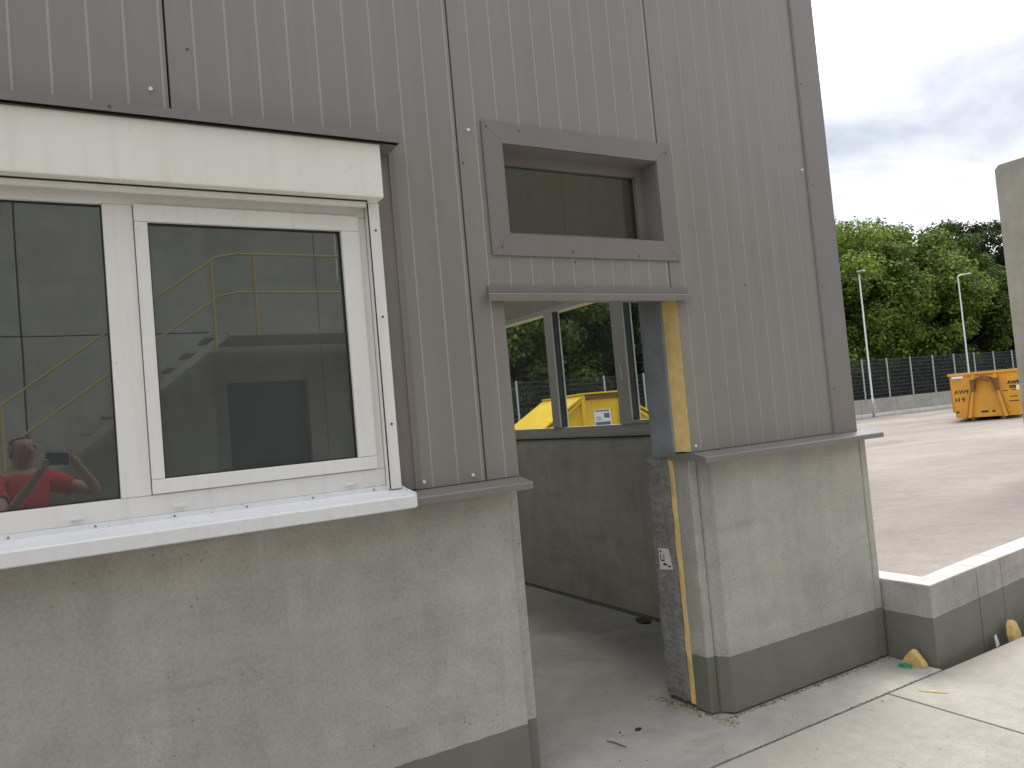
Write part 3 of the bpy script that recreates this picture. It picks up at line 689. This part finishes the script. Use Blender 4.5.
# ================================================================== TALL PRECAST WALL AT RIGHT
TW = empty('concrete_wall_element', (9.60, 1.25, yz(1)), label='tall grey precast concrete wall standing at the right edge of the picture', cat='wall')
zt = 4.03 - yz(1)
MB().prism([(-.75, -.1), (.58, -.1), (.58, zt - .05), (.53, zt), (-.75, zt)], 'x', 0, .24).build('stem', 'conc_wall', TW, bevel=.012)
MB().box(-.0, 1.2, -.75, .58, -.1, .12).build('foot', 'conc_wall', TW, bevel=.012)

# ================================================================== OPPOSITE BUILDING (seen in the window reflection)
OB = empty('opposite_building', (0, -8.6, 0), label='concrete building with a yellow-railed stair mirrored in the white window', cat='building')
pj = [(-8.4, -3.42), (-3.41, -.41), (-.40, 1.88)]
for a, b in pj:
    for u, v in ((-.04, 3.16), (3.175, 6.6)): MB().box(a + .006, b - .006, -.3, 0, u, v).build('wall_panel', 'conc_wall', OB, bevel=.008)
MB().box(-8.4, 1.86, -.5, -.303, -.04, 6.5).build('backing', 'conc_wall', OB)
for a, b in ((1.87, 3.55), (3.56, 6.0), (6.01, 8.6), (8.61, 11.2), (11.21, 13.8), (13.81, 16.4)):  # bays extended to the right to block sky reflected in the upper pane
    for u, v in ((-.04, 3.16), (3.175, 6.6)):
        if a < 2 and u < 0:
            MB().box(a, 2.1, -.6, -.3, u, v).box(3.3, b, -.6, -.3, u, v).box(2.1, 3.3, -.6, -.3, 2.45, v).build('wall_panel', 'conc_wall', OB)
        elif a > 3.5 and a < 4 and u > 0:
            MB().box(a, 3.9, -.6, -.3, u, v).box(4.6, b, -.6, -.3, u, v).box(3.9, 4.6, -.6, -.3, 5.1, v).box(3.9, 4.6, -.6, -.3, u, 4.0).build('wall_panel', 'conc_wall', OB)
        else: MB().box(a, b, -.6, -.3, u, v).build('wall_panel', 'conc_wall', OB, bevel=.006)
dr = MB().box(2.105, 3.295, -.5, -.44, 0, 2.445).build('door', 'door_grey', OB); MB().box(2.2, 2.23, -.44, -.40, 1.0, 1.15).build('handle', 'lamp_grey', dr)
wn = MB().box(3.905, 4.595, -.5, -.46, 4.005, 5.095).build('window', 'glass_clear', OB)
for a, b, c, d in ((3.905, 3.96, 4.005, 5.095), (4.54, 4.595, 4.005, 5.095), (4.225, 4.275, 4.005, 5.095)): MB().box(a, b, -.458, -.40, c, d).build('frame', 'upvc', wn)
MB().box(-8.4, 16.4, -2.2, -1.61, -.04, 6.5).build('core_block', 'conc_wall', OB)
# stair: yellow rails, steel treads and landing (rails at y=1.06 in this frame)
S = empty('steel_stair', (0, -7.54, 0), label='steel stair with yellow handrails climbing to a landing, mirrored in the window', cat='stair')
MB().box(1.92, 5.6, -1.3, .0, 2.985, 3.03).build('landing', 'conc_wall', S)
sx0, sx1, zs = -2.05, 1.9, 3.0
for y in (-.02, -.92): MB().bar((sx0, y, .0), (sx1, y, zs), .05, .09).build('stringer', 'conc_wall', S)
tm = MB().box(-.14, .14, -.88, -.06, -.015, .015).mesh('tread', 'conc_wall')
for k in range(16): link('tread', tm, S, (sx0 + (k + .6)*(sx1 - sx0)/16, 0, (k + 1)*zs/16 - .02))
for dz in (1.06, .55): MB().tube([(sx0 + .3, 0, .2 + dz), (-.61, 0, 1.18 + dz), (1.84, 0, 2.955 + dz), (2.1, 0, 3.01 + dz), (5.6, 0, 3.01 + dz)], .017, 8).build('handrail', 'rail', S)
for x, a, b in ((-.61, .95, 2.24), (1.77, 2.8, 3.97), (2.32, 2.98, 4.07), (3.9, 2.98, 4.07), (5.5, 2.98, 4.07), (-1.7, .1, 1.45)): MB().tube([(x, 0, a), (x, 0, b)], .018, 8).build('post', 'rail', S)
for x in (5.45,): MB().box(x - .05, x + .05, -.12, -.02, -.0, 2.979).build('landing_leg', 'galv', S)

# ================================================================== ORANGE ROLL-OFF CONTAINER
cang = math.atan2(-r2.y, r2.x)
D = 23.0
def atpix(px_, py_, d): return CAMP + d*(fwd + (px_ - 512)/768.04*r2 - (py_ - 384)/768.04*u2)
cb = atpix(989, 422, D)
RO = empty('roll_off_container', (cb.x, cb.y, yz(cb.y)), math.atan2(rgt.y, rgt.x) - R(35), label='orange roll-off container with a front A-frame and lettering, in the yard', cat='container')
hw, hh, L = .90, 1.40, 4.6
body = MB()
b0 = .11
body.prism([(-hw + .07, b0), (hw - .07, b0), (hw, hh), (-hw, hh)], 'y', 0, .05)
body.prism([(-hw + .07, b0), (-hw + .12, b0), (-hw + .05, hh), (-hw, hh)], 'y', .051, L)
body.prism([(hw - .07, b0), (hw, hh), (hw - .05, hh), (hw - .12, b0)], 'y', .051, L)
body.box(-hw + .12, hw - .12, .051, L, b0, b0 + .06)
body.prism([(-hw + .13, b0), (hw - .13, b0), (hw - .05, hh), (-hw + .05, hh)], 'y', L - .05, L - .001)
body.build('body', 'orange', RO)
rim = MB(); rim.box(-hw - .05, hw + .05, -.05, .052, hh - .005, hh + .07); rim.box(-hw - .05, -hw + .05, .053, L, hh - .005, hh + .07); rim.box(hw - .05, hw + .05, .053, L, hh - .005, hh + .07)
rim.build('rim', 'orange', RO, bevel=.01)
for k in range(6):
    for s in (-1, 1): MB().box(s*hw - .05, s*hw + .05, .5 + k*.75, .6 + k*.75, b0 + .15, hh - .03).build('side_rib', 'orange', RO)
for s in (-1, 1):
    MB().bar((s*.47, -.07, .10), (s*.27, -.07, hh - .02), .10, .10, up=(0, 1, 0)).build('a_frame_leg', 'orange', RO, bevel=.008)
    MB().bar((s*.53, -.124, .12), (s*.33, -.124, hh - .3), .02, .012, up=(0, 1, 0)).build('rust_strip', 'rust', RO)
    MB().box(s*.40 - .05, s*.40 + .05, -.02, L, .02, b0 - .002).build('skid_rail', 'rust', RO)
    MB().tube([(s*.40 - .11, .12, .09), (s*.40 + .11, .12, .09)], .09, 12).build('roller', 'steel_dark', RO)
    MB().tube([(s*.40 - .11, L - .3, .09), (s*.40 + .11, L - .3, .09)], .09, 12).build('roller', 'steel_dark', RO)
MB().bar((-.27, -.07, hh - .1), (.27, -.07, hh - .1), .08, .08, up=(0, 1, 0)).build('a_frame_head', 'orange', RO, bevel=.008)
MB().tube([(-.25, -.13, hh - .42), (-.22, -.16, hh - .16), (-.1, -.19, hh - .10), (.02, -.2, hh - .16), (.1, -.19, hh - .22), (.16, -.17, hh - .18)], .028, 8).build('lifting_hook', 'rust', RO, smooth=True)
MB().tube([(-.2, -.15, hh - .12), (0, -.2, hh - .05), (.2, -.15, hh - .14), (.27, -.12, hh - .4)], .026, 8).build('lifting_hook', 'rust', RO, smooth=True)
for s in (-1, 1): MB().box(s*.30 - .07, s*.30 + .07, -.135, -.122, hh - .52, hh - .15).build('hinge_plate', 'rust', RO)
MB().box(-hw + .06, -hw + .36, -.056, -.0505, hh - .09, hh - .02).build('rating_plate', 'white_print', RO)
MB().box(hw - .12, hw - .02, -.008, -.001, hh - .55, hh - .42).build('reflector', 'white_print', RO)
def letter(body_, x, z, size, bold=.004, par=RO, y=-.004, mat='black_print', sx=1.0):
    o = link('lettering', text_mesh(body_, size, mat, .0015, bold), par, (x, y, z)); o.rotation_euler = (R(90), 0, 0); o.scale = (sx, 1, 1); return o
letter('A', -.82, .84, .17); letter('W', -.70, .84, .17); letter('9', -.52, .84, .17)
letter('H', -.82, .60, .19); letter('9', -.64, .60, .19)
letter('AWB', .57, 1.03, .14, .008); letter('208', .60, .91, .12, .006)
for z, a, b in ((.83, .44, .56), (.85, .66, .83), (.52, .58, .82), (.65, .6, .8), (.26, -.82, -.74), (.235, -.16, .02), (.235, .12, .2)):
    MB().box(a, b, -.004, -.001, z, z + (.025 if z > .3 else .06)).build('stencil_mark', 'black_print', RO)

# ================================================================== YELLOW LIDDED SKIP BEHIND THE OFFICE
sb = atpix(602, 410, 15.0)
SK = empty('lidded_skip', (sb.x, sb.y, yz(sb.y)), math.atan2(rgt.y, rgt.x) + R(11), label='yellow lidded skip seen through the doorway and the end window', cat='skip')
gz = yz(sb.y); zt_ = 1.84 - gz; fw = .37; hw2 = 1.18; zl = zt_ - .60; L2 = 3.4
MB().prism([(-hw2 + .25, .12), (hw2 - .25, .12), (hw2, zl), (-hw2, zl)], 'y', 0.04, L2).build('body', 'yellow', SK, bevel=.01)
MB().prism([(-hw2 + .01, zl + .003), (hw2 - .01, zl + .003), (fw, zt_ - .02), (-fw, zt_ - .02)], 'y', .05, L2 - .01).build('gable', 'yellow', SK)
for s in (-1, 1):
    lid = MB().prism([(s*(fw - .02), zt_ - .005), (s*(hw2 + .06), zl + .0), (s*(hw2 + .06), zl + .045), (s*(fw - .02), zt_ + .04)], 'y', -.02, L2 + .03).build('lid', 'yellow', SK, bevel=.008)
    MB().prism([(s*(fw + .02), zt_ - .10), (s*(hw2 - .02), zl - .095), (s*(hw2 - .02), zl - .02), (s*(fw + .02), zt_ - .03)], 'y', -.01, .0495).build('lid_rib', 'yellow', lid)
    MB().box(s*fw - .035, s*fw + .035, -.05, .049, .13, zt_ + .03).build('corner_post', 'yellow', SK, bevel=.006)
MB().box(-fw - .02, fw + .02, -.06, L2, zt_ + .045, zt_ + .075).build('ridge_plate', 'yellow', SK)
MB().box(-fw + .04, fw - .04, -.035, .03, zt_ - .06, zt_ + .03).build('rust_edge', 'rust', SK)
MB().box(-fw + .036, fw - .036, .0, .0495, .13, zt_ - .065).build('front_panel', 'yellow', SK)
for s in (-1, 1): MB().box(s*.7 - .06, s*.7 + .06, .2, L2 - .2, 0, .118).build('skid', 'rust', SK)
sg = MB().box(-.17, .17, -.010, -.001, zt_ - .62, zt_ - .27).build('sign_plate', 'white_print', SK)
pm_ = MB()
for (a, b, c, d) in ((-.14, .14, -.31, -.285), (.03, .14, -.44, -.345), (-.13, -.02, -.42, -.41), (-.13, -.03, -.45, -.44), (-.15, .15, -.60, -.51), (-.13, .0, -.48, -.47)):
    pm_.box(a, b, -.0125, -.0103, zt_ + c, zt_ + d)
pm_.build('print', 'blue_print', sg)

# ================================================================== TREES
def leaf_mesh(name, seed, rx, rz, zc, nclump, per, size, mat, base=0.15):
    rg = np.random.default_rng(seed)
    cs = []
    while len(cs) < nclump:
        p = rg.normal(size=3); p /= np.linalg.norm(p)
        rad = rg.uniform(.35, 1.0)**.5
        q = p*rad
        lim = 1.0 + .18*math.sin(5*math.atan2(q[1], q[0]) + seed)
        cs.append((q[0]*rx*lim, q[1]*rx*lim, zc + q[2]*rz*(1.0 if q[2] > 0 else .92)))
    cs = np.array(cs); cr_ = rg.uniform(.55, 1.15, nclump)*rx*.26
    n = nclump*per
    ci = np.repeat(np.arange(nclump), per)
    d = rg.normal(size=(n, 3)); d /= np.linalg.norm(d, axis=1)[:, None]
    rad = cr_[ci]*rg.uniform(.25, 1.0, n)**.6
    d2 = d.copy(); d2[:, 2] *= .72
    pts = cs[ci] + d2*rad[:, None] + rg.normal(scale=.05, size=(n, 3))
    keep = pts[:, 2] > base; pts = pts[keep]; d = d[keep]; n = len(pts)
    nr = d + np.array([0, 0, .55]) + rg.normal(scale=.55, size=(n, 3)); nr /= np.linalg.norm(nr, axis=1)[:, None]
    t = rg.normal(size=(n, 3)); u = np.cross(nr, t); u /= np.linalg.norm(u, axis=1)[:, None]; v = np.cross(nr, u)
    s = (size*rg.uniform(.6, 1.35, n))[:, None]
    co = np.stack([pts - u*s*.5, pts + v*s*.42 - nr*s*.08, pts + u*s*.55, pts - v*s*.42 - nr*s*.08], 1).reshape(-1, 3)
    me = bpy.data.meshes.new(name)
    me.vertices.add(4*n); me.vertices.foreach_set('co', co.astype(np.float32).ravel())
    me.loops.add(4*n); me.loops.foreach_set('vertex_index', np.arange(4*n, dtype=np.int32))
    me.polygons.add(n); me.polygons.foreach_set('loop_start', np.arange(0, 4*n, 4, dtype=np.int32))
    me.update(calc_edges=True); me.materials.append(M[mat]); return me, cs
def trunk_mesh(seed, cs, h):
    rg = random.Random(seed); mb = MB()
    top = (rg.uniform(-.3, .3), rg.uniform(-.3, .3), h)
    mb.tube([(0, 0, -.1), (rg.uniform(-.1, .1), 0, h*.3), (top[0]*.6, top[1]*.6, h*.65), top], [.26, .2, .13, .04], 8)
    for i in rg.sample(range(len(cs)), 16):
        c = cs[i]; z0 = min(max(.5, c[2]*.45), h*.8); f = z0/h
        mb.tube([(top[0]*f, top[1]*f, z0), (c[0]*.5, c[1]*.5, z0 + (c[2] - z0)*.6), tuple(c)], [.08, .05, .015], 5)
    return mb.mesh('trunk', 'bark')
protos = {}
for key, (seed, rx, rz, zc, nc, per, size, mat) in {
    'A': (1, 3.6, 4.6, 5.2, 95, 620, .145, 'leafA'), 'A2': (2, 4.0, 4.4, 5.0, 100, 600, .145, 'leafA'),
    'C': (3, 3.8, 4.9, 5.3, 100, 600, .14, 'leafC'), 'D': (4, 3.4, 5.4, 5.6, 110, 560, .125, 'leafB'), 'D2': (5, 3.8, 5.0, 5.3, 105, 560, .13, 'leafB')}.items():
    me, cs = leaf_mesh('crown', seed, rx, rz, zc, nc, per, size, mat); protos[key] = (me, trunk_mesh(seed, cs, zc + rz*.6))
def tree(key, x, y, s, rz, name, label):
    r = empty(name, (x, y, -.32), rz, label=label, cat='tree', group='trees beyond the fence')
    r.scale = (s, s, s*random.uniform(.95, 1.05))
    link('crown', protos[key][0], r); link('trunk', protos[key][1], r)
row = [  # x, y, kind, scale
    (12.5, 27.0, 'D', 1.15), (17.5, 26.4, 'C', 1.2), (22.5, 27.2, 'D2', 1.2), (27.5, 26.6, 'C', 1.2), (32.6, 26.6, 'A', 1.22), (37.2, 26.4, 'A2', 1.24),
    (58.0, 29.5, 'D', 1.2), (41.5, 27.0, 'A', 1.24), (46.0, 26.6, 'A2', 1.27), (50.5, 26.4, 'C', 1.2), (55.3, 26.2, 'D', 1.2), (59.5, 26.8, 'D2', 1.2), (65.5, 27.5, 'C', 1.2)]
back = [(9.5, 31, 'D2', 1.2), (13.5, 30.5, 'C', 1.2), (15.5, 33.5, 'D', 1.25), (21, 34, 'C', 1.25), (27, 33.5, 'D2', 1.25), (33.5, 34, 'C', 1.25), (40, 33.5, 'C', 1.25), (46.5, 34, 'C', 1.15), (53, 34, 'A2', 1.15), (60, 33.5, 'D', 1.15), (68, 34, 'C', 1.3), (76, 33, 'D2', 1.3)]
nm = {'A': 'maple_tree', 'A2': 'maple_tree', 'C': 'broadleaf_tree', 'D': 'dark_tree', 'D2': 'dark_tree'}
look = {'A': 'bright green maple', 'A2': 'light green spreading maple', 'C': 'mid green broadleaf tree', 'D': 'dark tall tree', 'D2': 'dark rounded tree'}
ordn = ['first', 'second', 'third', 'fourth', 'fifth', 'sixth', 'seventh', 'eighth', 'ninth', 'tenth', 'eleventh', 'twelfth', 'thirteenth']
row.sort()
for i, (x, y, k, s) in enumerate(row): tree(k, x, y, s, i*1.37, nm[k], '%s behind the fence, %s from the left in the front row' % (look[k], ordn[i]))
for i, (x, y, k, s) in enumerate(back): tree(k, x, y, s, i*2.11 + .6, nm[k], '%s behind the fence, %s from the left in the rear row' % (look[k], ordn[i]))

sme, scs = leaf_mesh('foliage', 11, 2.0, 1.7, 1.6, 60, 300, .12, 'leafB', 0.02)
stm = MB().tube([(0, 0, -.1), (.1, 0, .7), (.05, .1, 1.5)], [.06, .045, .015], 6).mesh('stem', 'bark')
for i in range(15):
    r_ = empty('shrub', (11 + i*3.3 + .5*math.sin(i*3.7), 24.0 + .5*math.sin(i*2.2), -.32), i*1.9, label='dark low shrub behind the wire fence, %s from the left' % (ordn + ['fourteenth', 'fifteenth'])[i], cat='shrub', group='low shrubs behind the fence')
    r_.scale = (1, 1, .95 + .2*math.sin(i*1.3)); link('foliage', sme, r_); link('stem', stm, r_)

# ================================================================== SMALL THINGS ON THE GROUND
def lump(seed, n=7, rx=.05, ry=.03, rz=.05):
    bm = bmesh.new(); bmesh.ops.create_icosphere(bm, subdivisions=2, radius=1); rg = random.Random(seed)
    for v in bm.verts:
        k = 1 + rg.uniform(-.13, .13); v.co = Vector((v.co.x*rx*k, v.co.y*ry*k, v.co.z*rz*k))
    return bm
def foam_scrap(poly, depth, loc, rz, label, tilt=0):
    mb = MB().prism(poly, 'y', -depth/2, depth/2)
    o = mb.build('foam_scrap', 'foamscrap', None, bevel=.006, label=label, cat='foam scrap', group='foam scraps along the kerb')
    o.location = loc; o.rotation_euler = (tilt, 0, rz); return o
foam_scrap([(-.068, 0), (.068, 0), (.062, .02), (.016, .085), (-.005, .09), (-.056, .03)], .045, (4.078, -.185, .0), R(-84), 'orange-yellow foam wedge lying against the kerb corner', R(6))
foam_scrap([(-.045, -.02), (.04, -.02), (.055, .05), (.03, .115), (.002, .135), (-.03, .11), (-.052, .05)], .04, (4.95, -.285, -.045), R(5), 'pale yellow foam piece standing in the gap before the kerb', R(-8))
gs = MB().add([(-.035, -.012, .0), (.0, -.02, .0), (.04, -.008, .0), (.035, .014, .0), (-.01, .02, 0), (-.03, .012, 0), (-.03, -.008, .014), (.0, -.014, .02), (.034, -.004, .016), (.03, .01, .014), (-.006, .014, .018), (-.026, .008, .012)],
     [(5, 4, 3, 2, 1, 0), (6, 7, 8, 9, 10, 11)] + [(i, (i + 1) % 6, 6 + (i + 1) % 6, 6 + i) for i in range(6)]).build('plastic_scrap', 'green', None, label='crumpled green plastic scrap in front of the foam wedge', cat='scrap')
gs.location = (4.015, -.165, .001); gs.rotation_euler = (0, 0, R(-75))
wsx = MB().add([(-.03, 0, 0), (.03, 0, 0), (.025, .012, .06), (-.015, .01, .055), (-.03, .004, 0), (.03, .004, 0), (.025, .016, .06), (-.015, .014, .055)], [(0, 1, 2, 3), (7, 6, 5, 4), (0, 4, 5, 1), (1, 5, 6, 2), (2, 6, 7, 3), (3, 7, 4, 0)]).build('foil_scrap', 'frame_light', None, label='small pale blue-white foil scrap in the gap by the kerb joint', cat='scrap')
wsx.location = (4.775, -.275, -.03); wsx.rotation_euler = (0, 0, R(15))
tw = MB().tube([(-.014, .058, .004), (-.003, .02, .007), (.003, -.02, .006), (.014, -.056, .004)], [.002, .003, .0026, .0015], 6).build('stick', 'bark', None, label='thin dark stick lying on the doorway floor', cat='stick')
tw.location = (2.19, .13, .0005)
bd = lump(5, rx=.018, ry=.012, rz=.008); me = bpy.data.meshes.new('chip'); bd.to_mesh(me); bd.free(); me.materials.append(M['black'])
c1 = link('rubber_chip', me, None, (2.373, .192, .004), label='small black chip on the doorway floor', cat='chip')
dl = MB().add([(-.09, -.008, .001), (.0, -.014, .001), (.09, .0, .001), (.01, .012, .001), (-.09, -.006, .004), (.0, -.011, .006), (.088, .0, .003), (.01, .009, .006)], [(3, 2, 1, 0), (4, 5, 6, 7), (0, 1, 5, 4), (1, 2, 6, 5), (2, 3, 7, 6), (3, 0, 4, 7)]).build('dry_leaf', 'foamscrap', None, label='dry straw-coloured leaf by the slab joint', cat='leaf')
dl.location = (3.78, -.47, 0); dl.scale = (.75, .8, 1); dl.rotation_euler = (0, 0, R(-62))
# dark clod on the floor at the foot of the end wall
bd = lump(9, rx=.045, ry=.08, rz=.016); me = bpy.data.meshes.new('clod'); bd.to_mesh(me); bd.free(); me.materials.append(M['bark'])
link('dirt_clod', me, None, (3.62, 1.64, .010), label='dark clod of dirt on the floor below the end window', cat='clod')
# mortar crumbs and dirt at the pier foot and along the wall base
def crumbs(name, n, place, smin, smax, mats, seed, label):
    rg = random.Random(seed); mb = MB()
    for i in range(n):
        x, y = place(rg); s = rg.uniform(smin, smax)*(1 if rg.random() < .9 else 1.9)
        p = [Vector((rg.gauss(0, 1), rg.gauss(0, 1), rg.gauss(0, 1))).normalized()*s for _ in range(3)]
        a = rg.uniform(0, 6.28); vs = [(x + s*math.cos(a + k*2.09)*rg.uniform(.7, 1.2), y + s*math.sin(a + k*2.09)*rg.uniform(.7, 1.2), .0) for k in range(3)] + [(x + rg.uniform(-.3, .3)*s, y, s*rg.uniform(.5, 1.1))]
        mb.add(vs, [(0, 1, 3), (1, 2, 3), (2, 0, 3)], rg.randrange(len(mats)))
    return mb.build(name, mats, None, label=label, cat='debris', kind='stuff')
M['dirt'] = plain('dry_dirt', (0.20, 0.155, 0.10), 0.95, 0.1, var=0.3, scale=30)
M['dirt2'] = plain('pale_mortar', (0.42, 0.37, 0.29), 0.95, 0.1, var=0.2, scale=30)
crumbs('mortar_crumbs', 520, lambda g: (lambda t: (2.74 - abs(g.gauss(0, .03)) + t*.05, .42 - t*.50 + g.gauss(0, .02)))(g.random()), .002, .008, ['dirt', 'dirt2', 'dirt2'], 4, 'brown mortar crumbs heaped at the foot of the door pier')
crumbs('wall_base_dirt', 900, lambda g: (2.8 + g.random()*1.3, -.004 - abs(g.gauss(0, .012))), .002, .007, ['dirt', 'dirt2'], 5, 'brown dirt line along the base of the plinth wall')
crumbs('floor_grit', 260, lambda g: (g.uniform(1.75, 4.0), g.uniform(-1.5, .8)), .0015, .0045, ['dirt', 'black', 'dirt2'], 6, 'scattered grit on the doorway floor and paving')
crumbs('joint_dirt', 500, lambda g: (lambda x: (x, JY + g.gauss(0, .006)))(g.uniform(1.8, 4.1)), .0012, .003, ['dirt', 'black'], 8, 'dark dirt along the paving joint')
# bed of mortar closing the gap under the right pier
MB().prism([(2.775, .40), (2.79, .08), (2.86, .02), (4.10, .02), (4.10, .38)], 'z', -.02, .034).build('mortar_bed', 'dirt', B)

# ================================================================== PHOTOGRAPHER (mirrored in the window) AND PHONE
def skin_mesh(verts, edges, root=0, sub=2):
    me = bpy.data.meshes.new('skin'); me.from_pydata([v[:3] for v in verts], edges, [])
    o = bpy.data.objects.new('tmp', me); COL.objects.link(o)
    md = o.modifiers.new('s', 'SKIN'); md.use_smooth_shade = True
    for i, v in enumerate(verts):
        sv = me.skin_vertices[0].data[i]; sv.radius = (v[3], v[4] if len(v) > 4 else v[3]); sv.use_root = (i == root)
    md2 = o.modifiers.new('u', 'SUBSURF'); md2.levels = sub; md2.render_levels = sub
    dg = bpy.context.evaluated_depsgraph_get(); r = bpy.data.meshes.new_from_object(o.evaluated_get(dg)); bpy.data.objects.remove(o)
    return r
fd = Vector((.506, .862, 0)).normalized(); rd = Vector((fd.y, -fd.x, 0))
PC = CAMP - fd*.47 - rd*.035; PC = Vector((PC.x, PC.y, 0))
def bp(r, f, z): p = PC + rd*r + fd*f; return (p.x, p.y, z*1.022)
V_ = []; E_ = []
def pv_(p, a, b=None): V_.append((*p, a, b or a)); return len(V_) - 1
pel = pv_(bp(0, 0, .94), .155, .115); wst = pv_(bp(0, .01, 1.10), .145, .11); chs = pv_(bp(0, 0, 1.30), .165, .115); shl = pv_(bp(0, -.01, 1.43), .12, .085)
nk = pv_(bp(0, .01, 1.51), .058); h1 = pv_(bp(0, .03, 1.57), .07, .08); h2 = pv_(bp(0, .035, 1.65), .082, .098); h3 = pv_(bp(0, .03, 1.72), .072, .085)
E_ += [(pel, wst), (wst, chs), (chs, shl), (shl, nk), (nk, h1), (h1, h2), (h2, h3)]
ph = CAMP + Vector((0, 0, -.008)) - fwd*.012     # phone centre
def wp(v): return tuple(v)
RH = CAMP + rd*.042 - fd*.012 + Vector((0, 0, -.005)); LH = CAMP - rd*.125 - fd*.015 + Vector((0, 0, -.055))
for s, el, hd in ((1, bp(.40, .22, 1.30), RH), (-1, bp(-.25, .24, 1.20), LH)):
    s0 = pv_(bp(s*.19, -.01, 1.41), .068); e0 = pv_(el, .043); w_ = Vector(el).lerp(hd, .80); w0 = pv_(tuple(w_), .030); 
    k0 = pv_(tuple(Vector(el).lerp(hd, .95)), .030, .022)
    E_ += [(shl, s0), (s0, e0), (e0, w0), (w0, k0)]
for s in (1, -1):
    a = pv_(bp(s*.095, 0, .84), .098); b = pv_(bp(s*.11, .02, .47), .062); c = pv_(bp(s*.115, -.01, .11), .042); d = pv_(bp(s*.12, .0, .045), .045, .04); e = pv_(bp(s*.135, .17, .035), .04, .033)
    E_ += [(pel, a), (a, b), (b, c), (c, d), (d, e)]
bme = skin_mesh(V_, E_)
M['skin'] = plain('skin', (0.36, 0.20, 0.135), 0.5, 0.4, var=0.06, scale=8)
M['hair'] = plain('short_hair', (0.07, 0.055, 0.045), 0.8, 0.2, var=0.2, scale=60)
M['shirt'] = plain('red_shirt', (0.44, 0.045, 0.045), 0.85, 0.1, var=0.1, scale=8)
M['trouser'] = plain('dark_shorts', (0.05, 0.055, 0.07), 0.85, 0.1, var=0.1)
bme.materials.clear()
for k in ('skin',): bme.materials.append(M[k])
P_ = link('person', bme, None, label='person in a red t-shirt holding up a phone, mirrored in the window', cat='person')
def sub_surface(name, mat, test, off):
    me = bme.copy(); bm = bmesh.new(); bm.from_mesh(me)
    dele = [f for f in bm.faces if not test(f.calc_center_median())]
    bmesh.ops.delete(bm, geom=dele, context='FACES'); bm.normal_update()
    for v in bm.verts: v.co += v.normal*off
    bmesh.ops.solidify(bm, geom=list(bm.faces), thickness=-.003)
    bm.to_mesh(me); bm.free(); me.materials.clear(); me.materials.append(M[mat])
    me.polygons.foreach_set('use_smooth', [True]*len(me.polygons)); return link(name, me, P_)
def loc_(p): q = Vector(p) - PC; return q.dot(rd), q.dot(fd), p[2]
def shirt_t(p):
    r, f, z = loc_(p)
    if z < .92 or z > 1.50: return False
    if abs(r) < .19: return f < .165
    return (Vector((abs(r), f, z)) - Vector((.20, .0, 1.43))).length < .155
sub_surface('t_shirt', 'shirt', shirt_t, .012)
sub_surface('shorts', 'trouser', lambda p: .50 < p[2] < .96 and abs(loc_(p)[0]) < .24 and loc_(p)[1] < .2, .016)
sub_surface('shoes', 'black', lambda p: p[2] < .085, .006)
def hair_t(p):
    r, f, z = loc_(p); return z > 1.62 and (z > 1.742 or f < .04) and abs(r) < .2 and f < .14
sub_surface('hair', 'hair', hair_t, .006)
# face: nose, eyes, ears, mouth
def small(name, mat, p, rx, ry, rz):
    b = lump(len(name), rx=rx, ry=ry, rz=rz); me = bpy.data.meshes.new(name); b.to_mesh(me); b.free(); me.materials.append(M[mat])
    o = link(name, me, P_, p); o.rotation_euler = (0, 0, math.atan2(rd.y, rd.x)); return o
small('nose', 'skin', bp(0, .135, 1.625), .014, .022, .026)
for s in (1, -1):
    small('eye', 'black', bp(s*.032, .122, 1.655), .012, .006, .006); small('ear', 'skin', bp(s*.082, .03, 1.64), .012, .02, .032)
small('mouth', 'rust', bp(0, .118, 1.578), .026, .008, .005)
# fingers: chains that close round the phone's short edges
def finger(name, pts, r):
    me = skin_mesh([(*p, r*(1 - .1*i)) for i, p in enumerate(pts)], [(i, i + 1) for i in range(len(pts) - 1)], 0, 1); me.materials.clear(); me.materials.append(M['skin']); return link(name, me, P_)
for s, hd in ((1, RH), (-1, LH)):
    for k in range(4):
        z = .030 - k*.019; base = hd + Vector((0, 0, z)) - fd*.02 + rd*s*.012
        finger('finger', [base, base + fd*.028 + rd*s*.006, base + fd*.042 - rd*s*(.010), base + fd*.041 - rd*s*(.024 - .003*k)], .0085)
    b = hd - fd*.03 + Vector((0, 0, .0))
    finger('thumb', [b + Vector((0, 0, -.02)), b - fd*.012 - rd*s*.012, b - fd*.014 - rd*s*.034], .0095)
PH = empty('phone', tuple(ph), label='black phone held up in both hands, mirrored in the window', cat='phone')
PH.matrix_world = Matrix.Translation(CAMP - fwd*.013) @ Matrix((r2, fwd, u2)).transposed().to_4x4()
# local axes: x = right, y = forward, z = up; lens just behind the viewpoint
MB().box(-.118, .036, -.012, -.003, -.066, .018).build('body', 'black', PH, bevel=.003)
MB().tube([(0, -.003, 0), (0, .001, 0)], .010, 16).build('lens', 'gasket', PH)
MB().tube([(-.022, -.003, 0), (-.022, .001, 0)], .010, 16).build('lens', 'gasket', PH)
